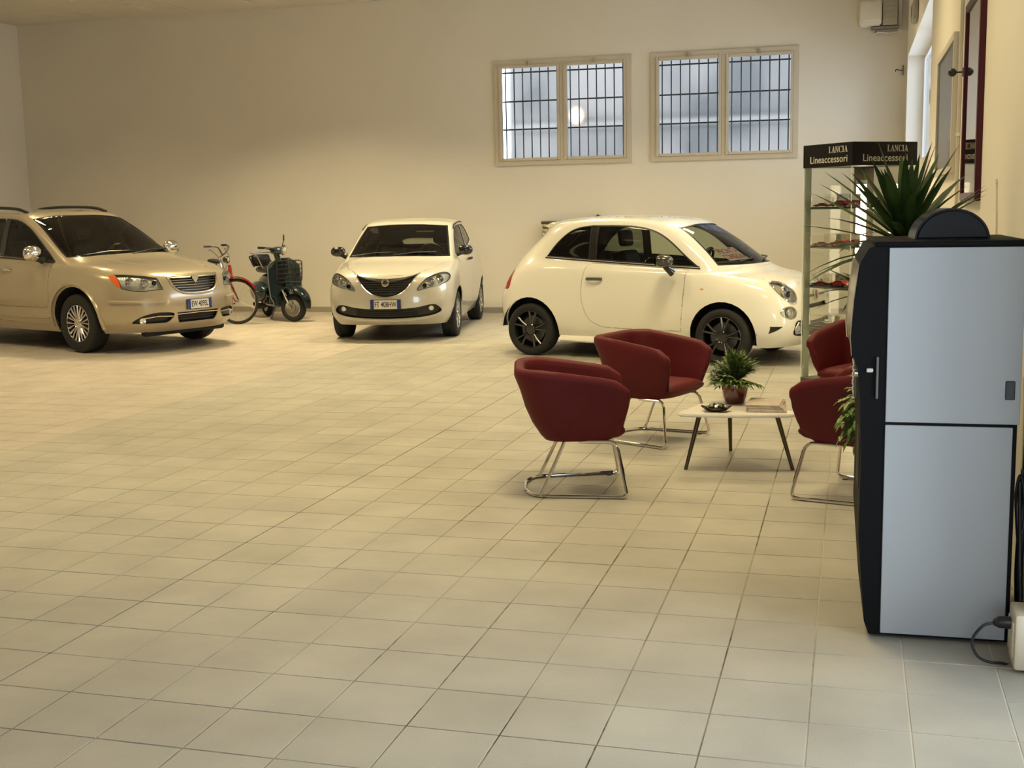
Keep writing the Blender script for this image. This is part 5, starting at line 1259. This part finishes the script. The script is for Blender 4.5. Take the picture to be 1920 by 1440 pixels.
M_stem = mat('plant_stem', (.10, .12, .04), .6); M_soil = mat('potting_soil', (.03, .022, .015), .95, bump=(80, .6))
def feathery(name, loc, rx, rz_, n, seed, z0, leaf=.055, lw=.007, low=.15, hang=0.0, sag=.35):
    rn = random.Random(seed); st = B(); lv = B()
    for k in range(n):
        az = 2*PI*k*.618; el = low+(1.45-low)*((k*.377) % 1); L = rn.uniform(.75, 1.05)
        d = Vector((math.cos(az)*math.cos(el), math.sin(az)*math.cos(el), math.sin(el)))
        P = []
        for i in range(6):
            u = i/5; P.append(Vector((d.x*rx*L*u, d.y*rx*L*u, z0+d.z*rz_*L*u+.10*rz_*u-(sag*rz_+hang)*u*u*(1-d.z*.6))))
        tube(P, [.0026, .0024, .002, .0017, .0014, .001], 4, bm=st)
        for i in range(1, 6):
            t = (P[i]-P[i-1]); side = t.cross(Vector((0, 0, 1))); side = side.normalized() if side.length > 1e-5 else Vector((1, 0, 0))
            for q in (.25, .75):
                p = P[i-1].lerp(P[i], q)
                for s in (-1, 1):
                    dd = t.normalized()*.75+side*s*rn.uniform(.6, 1)+Vector((0, 0, rn.uniform(-.1, .35))); leaflet(lv, p, dd, leaf*rn.uniform(.7, 1.15), lw, Vector((0, 0, 1)), rn.uniform(.1, .5))
        leaflet(lv, P[-1], P[-1]-P[-2], leaf, lw, Vector((0, 0, 1)), .3)
    return st, lv
pp = thing('potted_fern', 'bushy light green plant in a glossy dark red pot on the coffee table', 'plant', (-.715, 7.90, .376))
obj('pot', lathe([(.058, 0), (.062, .004), (.076, .045), (.083, .09), (.085, .125), (.083, .135), (.075, .135), (.072, .112), (.001, .108)], 32, caps=True), mat('red_glaze', (.10, .008, .010), .12, coat=.8), pp, 40)
obj('inner_pot', lathe([(.066, .10), (.069, .148), (.066, .149), (.063, .12)], 24, caps=False), glass('clear_liner', (.85, .85, .85)), pp)
obj('soil', lathe([(.064, .118), (.04, .124), (.001, .126)], 20, caps=False), M_soil, pp)
st, lv = feathery('fern', None, .165, .195, 130, 5, .135, .05, .008, .05, 0.0, .22)
o = obj('stems', st, M_stem, pp); o['kind'] = 'stuff'; o = obj('foliage', lv, M_leaf, pp, 60); o['kind'] = 'stuff'

# metal leaf dish with shiny sweets
ds = thing('leaf_dish', 'small metal leaf-shaped dish holding shiny wrapped sweets on the coffee table', 'dish', (-.80, 7.55, .3755))
b = B(); R = []
for rr, z in ((.035, .0), (.05, .004), (.075, .014), (.09, .028)):
    R.append([((rr*(1+.12*math.sin(5*a)*(rr > .06)))*math.cos(a), rr*.68*(1+.12*math.sin(5*a)*(rr > .06))*math.sin(a), z+(.006*math.sin(5*a) if rr > .06 else 0)) for a in [2*PI*i/40 for i in range(40)]])
V = rings(b, R, caps=False); b.faces.new(V[0][::-1]); bmesh.ops.solidify(b, geom=b.faces[:], thickness=.003); bmesh.ops.recalc_face_normals(b, faces=b.faces[:])
obj('dish_body', b, mat('tarnished_silver', (.20, .18, .13), .25, 1.0), ds, 50)
rs = random.Random(11); foil = [mat('silver_foil', (.75, .73, .66), .18, 1.0, bump=(60, .8)), mat('dark_foil', (.12, .11, .07), .22, .9, bump=(60, .8))]
for k in range(9):
    a = k*2.4; q = .05*math.sqrt((k+.5)/9); p = Vector((-.80+1.1*q*math.cos(a), 7.55+.65*q*math.sin(a), .3755+.028+.008*(k % 2)))
    s = tag(obj('wrapped_sweet', ball(.021, (0, 0, 0), (1.1, .9, .75), 10, 7), foil[k % 2], None, 60, loc=p, rot=(rs.uniform(0, .6), 0, rs.uniform(0, 3))), ('small silver foil' if k % 2 == 0 else 'small dark foil')+' wrapped sweet lying in the metal leaf dish', 'sweet', 'foil wrapped sweets in the dish')
# newspapers
def paper_build(nt, b):
    tc = N(nt, 'ShaderNodeTexCoord').outputs['Object']; br = N(nt, 'ShaderNodeTexBrick'); br.inputs['Scale'].default_value = 16; br.inputs['Mortar Size'].default_value = .018
    br.inputs['Color1'].default_value = (.26, .23, .20, 1); br.inputs['Color2'].default_value = (.44, .40, .35, 1); br.inputs['Mortar'].default_value = (.62, .55, .47, 1); nt.links.new(tc, br.inputs['Vector'])
    nt.links.new(mixc(nt, .45, br.outputs['Color'], (.56, .46, .38)), b.inputs['Base Color']); b.inputs['Roughness'].default_value = .9
M_news = tex_mat('newsprint', paper_build)
for k, (dx, dy, rz, h, wx, wy) in enumerate(((0, 0, .06, .016, .245, .31), (-.008, .012, .02, .013, .235, .30), (-.015, .02, -.05, .012, .225, .29))):
    t = thing('newspaper', ('folded newspaper at the bottom of the pile on the coffee table', 'folded newspaper in the middle of the pile on the coffee table', 'folded newspaper on top of the pile on the coffee table')[k], 'newspaper', (-.495+dx, 7.70+dy, .3755+(0, .0165, .030)[k]), rz, 'newspapers on the coffee table')
    for q in range(4):
        z0 = h*q/4
        bm = B(); R = []
        for i in range(9):
            y = -wy/2+wy*i/8; e = .003*math.sin(i*1.3+q+k) if q > 0 else 0
            R.append([(-wx/2+.003*q, y, z0), (wx/2-.004*q, y, z0), (wx/2-.004*q, y, z0+h/4-.0006+max(0, e)*.3), (0, y, z0+h/4-.0004+max(0, e)*.4), (-wx/2+.003*q, y, z0+h/4-.0006)])
        rings(bm, R); bmesh.ops.recalc_face_normals(bm, faces=bm.faces[:]); obj('folded_sheet', bm, M_news, t, 0)

# ------------------------------------------------------------------ drinks machine
M_panel = mat('light_grey_panel', (.365, .385, .41), .42, noise=(1.5, .03)); M_blackm = mat('machine_black', (.006, .006, .007), .6, spec=.08)
vm = thing('drinks_machine', 'tall black hot drinks machine with light grey side panels and a domed lid', 'vending machine', (.062, 4.68, 0), math.radians(1.6))
D, Wd = .535, .68
# body (black carcass) with bulging front profile in x-z, extruded along the width
prof = [(.03, .012), (.012, .06), (-.015, .40), (-.012, .72), (-.018, .835), (-.02, .92), (-.03, 1.04), (-.05, 1.09), (-.055, 1.16), (-.045, 1.30), (-.028, 1.44), (.0, 1.490), (.04, 1.51), (D, 1.51), (D, .012)]
bm = prism(prof, Wd, 'xz', 0.0); bmesh.ops.recalc_face_normals(bm, faces=bm.faces[:]); obj('carcass', bm, M_blackm, vm, 30)
for side, y in ((0, -.006), (1, Wd+.0005)):
    obj('upper_side_panel', rbox(.072, .542, y, y+.0055, .843, 1.492, .002, 1), M_panel, vm); obj('lower_side_panel', rbox(.072, .520, y, y+.0055, .020, .832, .002, 1), M_panel, vm)
obj('top_cover', rbox(.02, .55, -.008, Wd+.008, 1.496, 1.516, .006), M_blackm, vm)
obj('side_vent', rbox(.488, .522, -.011, -.004, .935, 1.005, .003, 1), mat('vent_dark', (.02, .022, .025), .5), vm)
# domed bean hopper lid
P = [(.30+.133*math.cos(a), 1.513+.118*math.sin(a)) for a in [PI*i/28 for i in range(29)]]
bm = prism(P, .36, 'xz', .10); bmesh.ops.bevel(bm, geom=[e for e in bm.edges if abs(e.verts[0].co.y-e.verts[1].co.y) < 1e-5], offset=.012, segments=3, affect='EDGES'); obj('hopper_lid', bm, mat('smoked_black', (.006, .007, .009), .25, spec=.15), vm, 40)
# front door with chrome edging, drinks window, keypad, cup bay and coin slots
fd = obj('front_door', tube([(-.052, .01, 1.09), (-.058, .01, 1.16), (-.048, .01, 1.30), (-.032, .01, 1.43)], .004, 6), chrome, vm)
obj('door_edge', tube([(-.052, Wd-.01, 1.09), (-.058, Wd-.01, 1.16), (-.048, Wd-.01, 1.30), (-.032, Wd-.01, 1.43)], .006, 6), chrome, fd)
bm = B(); rings(bm, [[(-.053, y, 1.10), (-.060, y, 1.16), (-.050, y, 1.30), (-.034, y, 1.43), (-.026, y, 1.43), (-.04, y, 1.30), (-.05, y, 1.16), (-.045, y, 1.10)] for y in (.04, Wd-.04)]); bmesh.ops.recalc_face_normals(bm, faces=bm.faces[:]); obj('picture_panel', bm, mat('picture_film', (.012, .010, .010), .2), vm)
obj('keypad', rbox(-.030, -.010, .44, .60, .86, 1.02, .006), mat('keypad_grey', (.12, .13, .13), .4), vm)
for i in range(5):
    for j in range(2): obj('key', rbox(-.034, -.029, .46+.07*j, .515+.07*j, .87+.03*i, .89+.03*i, .003, 1), steel, vm)
obj('cup_bay', rbox(-.018, .004, .10, .34, .55, .78, .01), mat('bay_black', (.004, .004, .004), .6), vm)
obj('door_lock', lathe([(.016, 0), (.016, -.02), (.008, -.024)], 14, 'x', T(-.02, .05, 1.02)), steel, vm)
obj('side_latch', rbox(.0, .024, -.010, .0, 1.03, 1.045, .003, 1), mat('latch_pale', (.55, .55, .52), .4), vm); obj('latch_bar', rbox(.034, .044, -.012, .0, .93, 1.09, .003, 1), mat('latch_grey', (.10, .10, .10), .35), vm)
for q in ((.05, .05), (.05, Wd-.05), (D-.05, .05), (D-.05, Wd-.05)): obj('levelling_foot', lathe([(.022, 0), (.022, .008), (.01, .014)], 12, 'z', T(q[0], q[1], 0)), black_plastic, vm)
# wall socket box with plug and cable
sb = thing('socket_box', 'cream surface mounted socket box low on the right wall beside the machine', 'socket', (.58, 4.46, .03))
obj('box_body', rbox(.0, .12, -.055, .11, -.02, .185, .012), mat('cream_plastic', (.66, .58, .44), .4, noise=(12, .05)), sb)
obj('socket_face', rbox(-.006, .002, -.035, .085, .02, .15, .006), mat('cream_plastic', (.66, .58, .44), .4), sb)
obj('cable_trunking', rbox(.075, .12, -.04, .02, -.03, -.018, .002, 1), white_plastic, sb)
pl = thing('power_cord', 'black plug and cable looping from the cream socket box to the machine', 'cable', (.57, 4.47, 0))
obj('plug', tube([(.003, 0, .165), (-.035, 0, .165), (-.055, 0, .162)], [(.022, .026), (.022, .024), (.011, .011)], 12), black_plastic, pl, 50)
obj('cord', tube(catmull([(-.05, 0, .162), (-.09, -.012, .150), (-.125, -.02, .095), (-.10, -.02, .035), (-.03, 0, .012), (.05, .10, .012), (.06, .25, .30), (.05, .27, .62)], 8), .0055, 8), black_plastic, pl)
obj('cord_bundle', tube(catmull([(.06, .31, .62), (.045, .28, .52), (.06, .29, .40), (.075, .30, .50), (.055, .285, .64), (.04, .28, .56), (.06, .30, .36), (.07, .31, .52), (.06, .30, .66)], 8), .006, 8), black_plastic, pl)
obj('rear_hose', tube(catmull([(.075, .36, 1.0), (.085, .36, .7), (.07, .36, .3), (.08, .38, .06)], 6), .016, 8), black_plastic, pl)

# ------------------------------------------------------------------ yucca and ivy in pots behind the machine
yk = thing('yucca_plant', 'tall yucca with long pointed dark green leaves rising behind the drinks machine', 'plant', (.25, 5.98, 0))
obj('pot', lathe([(.11, 0), (.115, .01), (.145, .24), (.15, .26), (.138, .26), (.13, .22), (.001, .22)], 32), mat('white_glaze', (.72, .70, .64), .3), yk, 40)
obj('soil', lathe([(.13, .225), (.001, .235)], 20, caps=False), M_soil, yk)
obj('trunk', tube(catmull([(0, 0, .2), (.01, 0, .7), (0, .01, 1.1), (-.01, 0, 1.42)], 5), [.036]*5+[.032]*6+[.028]*5, 12), mat('yucca_bark', (.14, .10, .06), .85, bump=(40, .8)), yk)
obj('side_trunk', tube(catmull([(0, 0, .75), (-.10, .02, .98), (-.17, .01, 1.22)], 5), [.026]*11, 10), mat('yucca_bark', (.14, .10, .06), .85, bump=(40, .8)), yk)
ry = random.Random(21)
def yleaf(base, az, el, L, w_, droop):
    if math.cos(az)*math.cos(el) > .3: L = min(L, .36/(math.cos(az)*math.cos(el)))
    bm = B(); d = Vector((math.cos(az)*math.cos(el), math.sin(az)*math.cos(el), math.sin(el))); s = d.cross(Vector((0, 0, 1)))
    s = s.normalized() if s.length > .05 else Vector((-math.sin(az), math.cos(az), 0)); n = s.cross(d); V = []
    for u, ww in ((0, .45), (.15, .75), (.4, 1), (.65, .85), (.85, .45), (1, .02)):
        c = base+d*L*u+Vector((0, 0, -droop*L*u**2.2)); V.append([bm.verts.new(c+s*w_*ww+n*w_*.28*ww), bm.verts.new(c), bm.verts.new(c-s*w_*ww+n*w_*.28*ww)])
    for a, b_ in zip(V, V[1:]):
        bm.faces.new((a[0], a[1], b_[1], b_[0])); bm.faces.new((a[1], a[2], b_[2], b_[1]))
    bmesh.ops.solidify(bm, geom=bm.faces[:], thickness=.0012); obj('leaf', bm, M_yucca, yk, 60)
for k in range(66):
    el = 1.40-1.45*(k/65)**.85; yleaf(Vector((-.01, 0, 1.42+.06*math.sin(el))), k*2.39996+.4, el+ry.uniform(-.1, .1), ry.uniform(.40, .56), ry.uniform(.021, .029), ry.uniform(.02, .16) if el > .5 else ry.uniform(.1, .35))
for k in range(20):
    el = 1.35-1.5*k/19; yleaf(Vector((-.17, .01, 1.23)), k*2.39996+1.2, el, ry.uniform(.20, .30), ry.uniform(.014, .019), ry.uniform(.05, .3))
iv = thing('trailing_plant', 'trailing leafy green plant on a white pedestal pot behind the drinks machine', 'plant', (.15, 6.33, 0))
obj('pot', lathe([(.10, 0), (.105, .01), (.075, .12), (.07, .40), (.10, .56), (.125, .66), (.13, .68), (.115, .68), (.105, .63), (.001, .63)], 32), mat('white_glaze', (.72, .70, .64), .3), iv, 40)
obj('soil', lathe([(.11, .64), (.001, .65)], 20, caps=False), M_soil, iv)
st, lv = feathery('ivy', None, .20, .22, 170, 9, .66, .045, .013, -.35, .06)
o = obj('stems', st, M_stem, iv); o['kind'] = 'stuff'; o = obj('foliage', lv, M_leaf, iv, 60); o['kind'] = 'stuff'

# ------------------------------------------------------------------ glass display case with lit column
CA = math.radians(38); CO = Vector((-.010, 10.99, 0)); SZ = .69
dc = thing('display_case', 'tall square glass display case with black header lettered Lancia Lineaccessori and lit inside', 'display case', CO, CA)
M_black = mat('header_black', (.006, .006, .008), .5, spec=.2); M_case_glass = glass('case_glass', (.975, .985, .97), 0, .18); M_edge = mat('glass_edge', (.86, .88, .78), .2)
obj('header', rbox(-.006, SZ+.006, -.006, SZ+.006, 1.965, 2.168, .004, 1), M_black, dc)
obj('plinth', rbox(-.004, SZ+.004, -.004, SZ+.004, 0, .045, .004, 1), mat('plinth_dark', (.05, .045, .04), .4), dc)
for name, q in (('left', (0, .006, .006, SZ-.006)), ('right', (.006, SZ-.006, 0, .006)), ('rear', (.006, SZ-.006, SZ-.006, SZ)), ('rear', (SZ-.006, SZ, .006, SZ-.006))):
    obj('glass_pane', box(B(), *q, .045, 1.965), M_case_glass, dc, 0)
for q in ((0, 0), (0, SZ), (SZ, 0)):
    obj('corner_profile', box(B(), q[0]-.004 if q[0] else -.002, q[0]+.004, q[1]-.004 if q[1] else -.002, q[1]+.004, .045, 1.965), M_edge, dc, 0)
obj('frosted_strip', box(B(), .007, .012, SZ-.10, SZ-.004, .045, 1.965), glass('frosted_strip', (.80, .84, .76), .3), dc, 0)
obj('light_column', rbox(SZ-.135, SZ-.006, SZ-.135, SZ-.006, .045, 1.965, .004, 1), mat('column_brown', (.065, .050, .035), .35), dc)
tube_m = emission('case_tube', (1.0, .84, .56), 24.0)
lt = obj('tube_lamp', tube([(SZ-.19, SZ-.19, .16), (SZ-.19, SZ-.19, 1.82)], .045, 16), tube_m, dc)
for z in (.14, 1.83): obj('lamp_socket', lathe([(.05, -.02), (.05, .02)], 14, 'z', T(SZ-.19, SZ-.19, z)), white_plastic, lt)
SH = (.52, .89, 1.25, 1.60)
for z in SH:
    s = obj('shelf', box(B(), .014, SZ-.14, .014, SZ-.012, z-.006, z), glass('shelf_glass', (.90, .95, .90), 0, .5), dc, 0)
    obj('shelf_edge', box(B(), .0125, .0145, .014, SZ-.012, z-.007, z), mat('green_glass_edge', (.10, .16, .11), .15), s, 0)
    for y in (.03, SZ-.03): obj('shelf_clip', rbox(.008, .03, y-.01, y+.01, z-.022, z-.006, .003, 1), steel, s)
M_let = mat('header_lettering', (.55, .52, .44), .5)
# serif lettering drawn as strokes (unit height)
def serif(word):
    out = []; x = 0
    def stem(a, w_): return [(a, 0), (a+w_, 0), (a+w_, 1), (a, 1)]
    for c in word:
        if c == 'L': out += [(x, stem(.10, .17)), (x, [(0, 0), (.62, 0), (.62, .05), (0, .05)]), (x, [(.54, 0), (.62, 0), (.64, .24), (.60, .24)]), (x, [(0, .95), (.37, .95), (.37, 1), (0, 1)])]; x += .72
        if c == 'A': out += [(x, [(.06, 0), (.12, 0), (.42, 1), (.36, 1)]), (x, [(.50, 0), (.70, 0), (.45, 1), (.33, 1)]), (x, [(.18, .30), (.56, .30), (.56, .36), (.18, .36)]), (x, [(0, 0), (.22, 0), (.22, .05), (0, .05)]), (x, [(.42, 0), (.78, 0), (.78, .05), (.42, .05)])]; x += .80
        if c == 'N': out += [(x, stem(.10, .06)), (x, stem(.62, .06)), (x, [(.06, 1), (.24, 1), (.68, 0), (.58, 0)]), (x, [(0, 0), (.26, 0), (.26, .05), (0, .05)]), (x, [(.52, .95), (.78, .95), (.78, 1), (.52, 1)])]; x += .86
        if c == 'I': out += [(x, stem(.08, .17)), (x, [(0, 0), (.33, 0), (.33, .05), (0, .05)]), (x, [(0, .95), (.33, .95), (.33, 1), (0, 1)])]; x += .42
        if c == 'C':
            n = 14; a0, a1 = .7, 2*PI-.7
            for k in range(n):
                t0, t1 = a0+(a1-a0)*k/n, a0+(a1-a0)*(k+1)/n
                f = lambda t, q: (.42+(.42-q*(.03+.14*max(0, -math.cos(t))))*math.cos(t), .5+(.52-q*.06)*math.sin(t))
                out.append((x, [f(t0, 0), f(t1, 0), f(t1, 1), f(t0, 1)]))
            out.append((x, [(.70, .74), (.76, .74), (.76, 1), (.72, 1)])); x += .82
    return out, x
def serif_obj(word, h, parent, M_, wd):
    st, L = serif(word); bm = B()
    for dx, poly in st: prism([((dx+a)/L*wd-wd, b*h) for a, b in poly], .002, 'xy', 0, bm)
    for v in bm.verts: v.co = M_ @ v.co
    return obj('header_lettering', bm, M_let, parent, 0)
ML = Matrix(((0, 0, -1, -.0065), (-1, 0, 0, 0), (0, 1, 0, 0), (0, 0, 0, 1)))      # on the left face, reading towards the near corner
MR = Matrix(((1, 0, 0, 0), (0, 0, -1, -.0065), (0, 1, 0, 0), (0, 0, 0, 1)))       # on the right face
serif_obj('LANCIA', .054, dc, T(0, .055, 2.085) @ ML, .265); serif_obj('LANCIA', .054, dc, T(SZ-.10, 0, 2.085) @ MR, .225)
text('header_lettering', 'Lineaccessori', .088, M_let, dc, (-.0068, .055, 2.028), (PI/2, 0, -PI/2), sx=1.08, align='RIGHT', bold=.0007, spacing=1.04)
text('header_lettering', 'Lineaccessori', .088, M_let, dc, (SZ-.10, -.0068, 2.028), (PI/2, 0, 0), sx=.98, align='RIGHT', bold=.0007, spacing=1.04)

# boxed model cars on the shelves
M_clear = glass('clear_box', (.95, .95, .93), .02, 1.2)
def model_box(label, lx, ly, z, rz, L, W_, Hh, col, group):
    p = CO+RZ(CA) @ Vector((lx, ly, 0)); t = thing('boxed_model_car', label, 'model car', (p.x, p.y, z), CA+rz, group)
    obj('box_base', rbox(-L/2, L/2, -W_/2, W_/2, 0, .014, .002, 1), black_plastic, t)
    b = B(); box(b, -L/2+.002, L/2-.002, -W_/2+.002, W_/2-.002, .014, Hh); obj('clear_cover', b, M_clear, t, 0)
    l = L*.78; w_ = W_*.62; m = mat('model_'+col[0], col[1], .15, coat=.8)
    pr = [(-.5, .10), (-.5, .24), (-.46, .30), (-.30, .34), (-.18, .52), (.10, .54), (.24, .36), (.42, .30), (.5, .20), (.5, .10)]
    b = B(); R = []
    for q in (-.5, -.42, .42, .5):
        s = .9 if abs(q) == .5 else 1; R.append([(x*l, q*w_, .014+(zz*s)*l*.42) for x, zz in pr])
    rings(b, R); bmesh.ops.recalc_face_normals(b, faces=b.faces[:]); cb = obj('model_body', b, m, t, 40)
    b = B(); rings(b, [[(x*l, q*w_, .014+zz*l*.42) for x, zz in ((-.27, .37), (-.17, .50), (.09, .52), (.21, .37))] for q in (-.508, .508)]); obj('model_windows', b, black_gloss, cb, 0)
    for x in (-.30, .30):
        for s in (-1, 1): obj('model_wheel', lathe([(.065*l, -.05*w_), (.065*l, .05*w_)], 12, 'y', T(x*l, s*w_*.47, .014+.068*l)), black_plastic, t)
    return t
reds = (('dark_red', (.50, .03, .04)), ('bright_red', (.70, .05, .05)), ('grey', (.14, .15, .13)), ('green', (.05, .08, .05)))
names = ('bottom', 'second', 'third', 'top')
for k, z in enumerate(SH):
    c1, c2 = ((2, 3), (0, 1), (1, 1), (1, 0))[k]
    model_box('small boxed %s model car at the left end of the %s glass shelf' % (('grey', 'dark red', 'red', 'red')[k], names[k]), .12, .575, z, PI/2+.75, .20, .11, .105, reds[c1], 'boxed model cars in the display case')
    model_box('large boxed %s model car towards the middle of the %s glass shelf' % (('green', 'red', 'red', 'dark red')[k], names[k]), .125, .285, z, PI/2+.03, .33, .14, .125, reds[c2], 'boxed model cars in the display case')
    if k in (1, 3): model_box('boxed red model car at the right end of the %s glass shelf' % names[k], .42, .13, z, .1, .22, .10, .09, reds[1], 'boxed model cars in the display case')
gf = thing('gift_basket', 'small yellow wrapped gift basket on the floor of the display case', 'basket', CO+RZ(CA) @ Vector((.15, .52, .045)), CA)
obj('basket', lathe([(.05, 0), (.07, .05), (.075, .055), (.066, .05)], 20), mat('dark_wicker', (.06, .04, .02), .8, bump=(90, .7)), gf)
obj('wrapping', ball(.07, (0, 0, .085), (1, 1, .7)), mat('yellow_foil', (.85, .55, .10), .25, .5, bump=(40, .9)), gf)
gf = thing('gift_box', 'small pale gift box beside the yellow basket in the display case', 'box', CO+RZ(CA) @ Vector((.20, .34, .045)), CA+.4)
obj('carton', rbox(-.05, .05, -.04, .04, 0, .06, .004, 1), white_plastic, gf); obj('ribbon', box(B(), -.006, .006, -.0405, .0405, 0, .0606), mat('gold_ribbon', (.6, .4, .1), .3, .7), gf, 0)

# ------------------------------------------------------------------ things on the walls
nbd = thing('notice_board', 'pale framed notice board on the right wall, nearer the back window', 'board', (X1, 10.2, 2.34))
obj('board_panel', box(B(), -.018, 0, -.84, .84, -.45, .45), mat('grey_board', (.58, .56, .50), .5, noise=(3, .05)), nbd, 0)
b = B()
for q in ((-.88, -.83, -.49, .49), (.83, .88, -.49, .49), (-.83, .83, -.49, -.44), (-.83, .83, .44, .49)): box(b, -.035, 0, q[0], q[1], q[2], q[3])
obj('board_frame', b, mat('pale_frame', (.62, .57, .46), .45), nbd, 0); obj('board_cover', box(B(), -.024, -.020, -.83, .83, -.44, .44), glass('board_cover', (.9, .9, .88), .05), nbd, 0)
rf = thing('framed_mirror', 'tall mirror-like glazed panel in a dark red frame on the right wall', 'mirror', (X1, 7.93, 2.26))
obj('mirror_panel', box(B(), -.022, -.008, -.46, .46, -.57, .57), mat('mirror_pane', (.46, .42, .41), .03, 1.0), rf, 0); obj('backing', box(B(), -.008, 0, -.47, .47, -.58, .58), black_matte, rf, 0)
M_rf = mat('dark_red_frame', (.055, .006, .008), .5, spec=.2)
for nm, q in (('frame_stile', (-.51, -.45, -.61, .61)), ('frame_stile', (.45, .51, -.61, .61)), ('frame_rail', (-.45, .45, -.61, -.56)), ('frame_rail', (-.45, .45, .56, .61))): obj(nm, rbox(-.034, 0, q[0], q[1], q[2], q[3], .004, 1), M_rf, rf)
wl = thing('wall_spotlight', 'small dark spotlight on an arm between the notice board and the red frame', 'lamp', (X1, 8.80, 2.50))
obj('wall_plate', lathe([(.03, 0), (.03, -.012)], 14, 'x'), black_plastic, wl); obj('arm', tube([(0, 0, 0), (-.06, 0, 0)], .006, 8), black_plastic, wl); obj('lamp_head', ball(.028, (-.075, 0, 0), (1, 1.1, 1), 14, 10), black_plastic, wl)
cd = thing('conduit', 'pale vertical cable conduit on the right wall beside the red frame', 'conduit', (X1, 8.98, 0))
obj('conduit_pipe', rbox(-.022, 0, -.018, .018, .1, H, .003, 1), mat('conduit_cream', (.66, .60, .48), .5), cd)
for z in (1.2, 2.1, 3.2, 4.2): obj('saddle_clip', rbox(-.027, 0, -.026, .026, z-.012, z+.012, .003, 1), white_plastic, cd)
cb = thing('wall_cable', 'thin dark cable hanging down the right wall above the machine', 'cable', (X1, 6.6, 0))
obj('cable_run', tube(catmull([(-.006, .0, 1.75), (-.006, -.08, 1.5), (-.006, -.10, 1.0), (-.006, -.12, .5)], 5), .004, 6), mat('cable_grey', (.58, .54, .46), .5), cb); obj('cable_clip', rbox(-.012, 0, -.01, .01, 1.74, 1.76, .002, 1), white_plastic, cb)
si = thing('alarm_siren', 'grey alarm siren box high on the right wall above the bright window', 'alarm', (X1, 15.6, 3.86))
obj('siren_case', rbox(-.07, 0, -.24, .24, -.11, .13, .03), mat('siren_grey', (.30, .28, .23), .4), si); obj('siren_grille', rbox(-.075, -.06, -.15, .15, -.06, .08, .01, 1), mat('siren_dark', (.06, .055, .04), .5), si)
ac = thing('air_conditioner', 'white wall air conditioner on a bracket high in the back right corner', 'air conditioner', (.32, 18.6, 4.10))
b = B(); R = []
for x in (-.28, .02): R.append([(x, 0, 0), (x, -.24, .0), (x, -.30, .05), (x, -.31, .22), (x, -.27, .34), (x, 0, .36)])
R = [R[0], [(p[0]+.04, p[1], p[2]) for p in R[0]], R[1]]
rings(b, R); bmesh.ops.recalc_face_normals(b, faces=b.faces[:]); bmesh.ops.bevel(b, geom=b.edges[:], offset=.02, segments=2, affect='EDGES'); obj('case', b, white_plastic, ac, 40)
obj('side_housing', rbox(.035, .235, -.25, 0, .0, .36, .01), mat('ac_grey', (.40, .38, .32), .5), ac)
for k in range(4): obj('louvre', rbox(.06, .21, -.262, -.248, .06+.07*k, .10+.07*k, .004, 1), mat('ac_grey', (.40, .38, .32), .5), ac)
obj('bracket', box(B(), -.12, .27, -.20, 0, -.035, -.012), mat('bracket_steel', (.25, .24, .21), .4, .6), ac, 0); obj('bracket_arm', tube([(-.05, -.18, -.03), (-.05, 0, -.10)], .01, 6), mat('bracket_steel', (.25, .24, .21), .4, .6), ac)
obj('pipe', tube([(.27, -.05, .50), (.27, -.05, -.06)], .028, 12), white_plastic, ac); obj('drain_hose', tube(catmull([(.25, -.05, -.07), (.15, -.06, -.09), (-.02, -.06, -.07), (-.06, -.05, -.10)], 6), .014, 8), white_plastic, ac)
hk = thing('wall_hook', 'small dark metal hook on the back wall by the right corner', 'hook', (.62, 18.6, 3.49))
obj('hook_plate', rbox(.03, .04, -.02, 0, -.07, .07, .002, 1), black_plastic, hk); obj('hook_arm', tube(catmull([(.035, -.02, 0), (-.02, -.05, 0), (-.06, -.06, .01), (-.07, -.06, -.02)], 5), .007, 6), black_plastic, hk)

# ornate silver frame leaning on the back wall behind the hatchback
of = thing('ornate_frame', 'ornate silver picture frame leaning against the back wall behind the white hatchback', 'picture frame', (-4.17, 18.28, 0))
of.rotation_euler = (-.12, 0, 0)
M_sil = mat('antique_silver', (.36, .32, .25), .3, .9, bump=(25, 1.0)); M_sil2 = mat('dark_silver', (.14, .12, .09), .35, .8)
for nm, q in (('frame_stile', (-.48, -.27, 0, 1.43)), ('frame_stile', (.27, .48, 0, 1.43)), ('frame_rail', (-.27, .27, 0, .22)), ('frame_rail', (-.27, .27, 1.22, 1.43))):
    obj(nm, rbox(q[0], q[1], 0, .05, q[2], q[3], .012), M_sil, of, 40)
obj('top_moulding', rbox(-.50, .50, -.02, .06, 1.41, 1.455, .012), M_sil2, of); obj('inner_moulding', rbox(-.47, .47, -.012, .0, 1.34, 1.37, .005), M_sil2, of)
obj('canvas', box(B(), -.27, .27, .02, .035, .22, 1.22), mat('dim_canvas', (.12, .10, .07), .7, noise=(4, .3)), of, 0)
for s in (-1, 1):
    for k in range(9):
        z = .14+.138*k
        bm = tube(catmull([(s*.375+.05*math.cos(a+k), -.008, z+.055*math.sin(a+k)) for a in (0, 1.2, 2.4, 3.6, 4.6)], 4), .012, 6); obj('scroll_relief', bm, M_sil, of)
obj('finial', tube([(.34, .02, 1.45), (.40, .02, 1.525), (.47, .02, 1.49)], [.03, .025, .012], 8), M_sil2, of)
obj('corner_ornament', ball(.05, (-.53, .0, 1.06), (1, .5, .6), 12, 8), M_sil2, of)
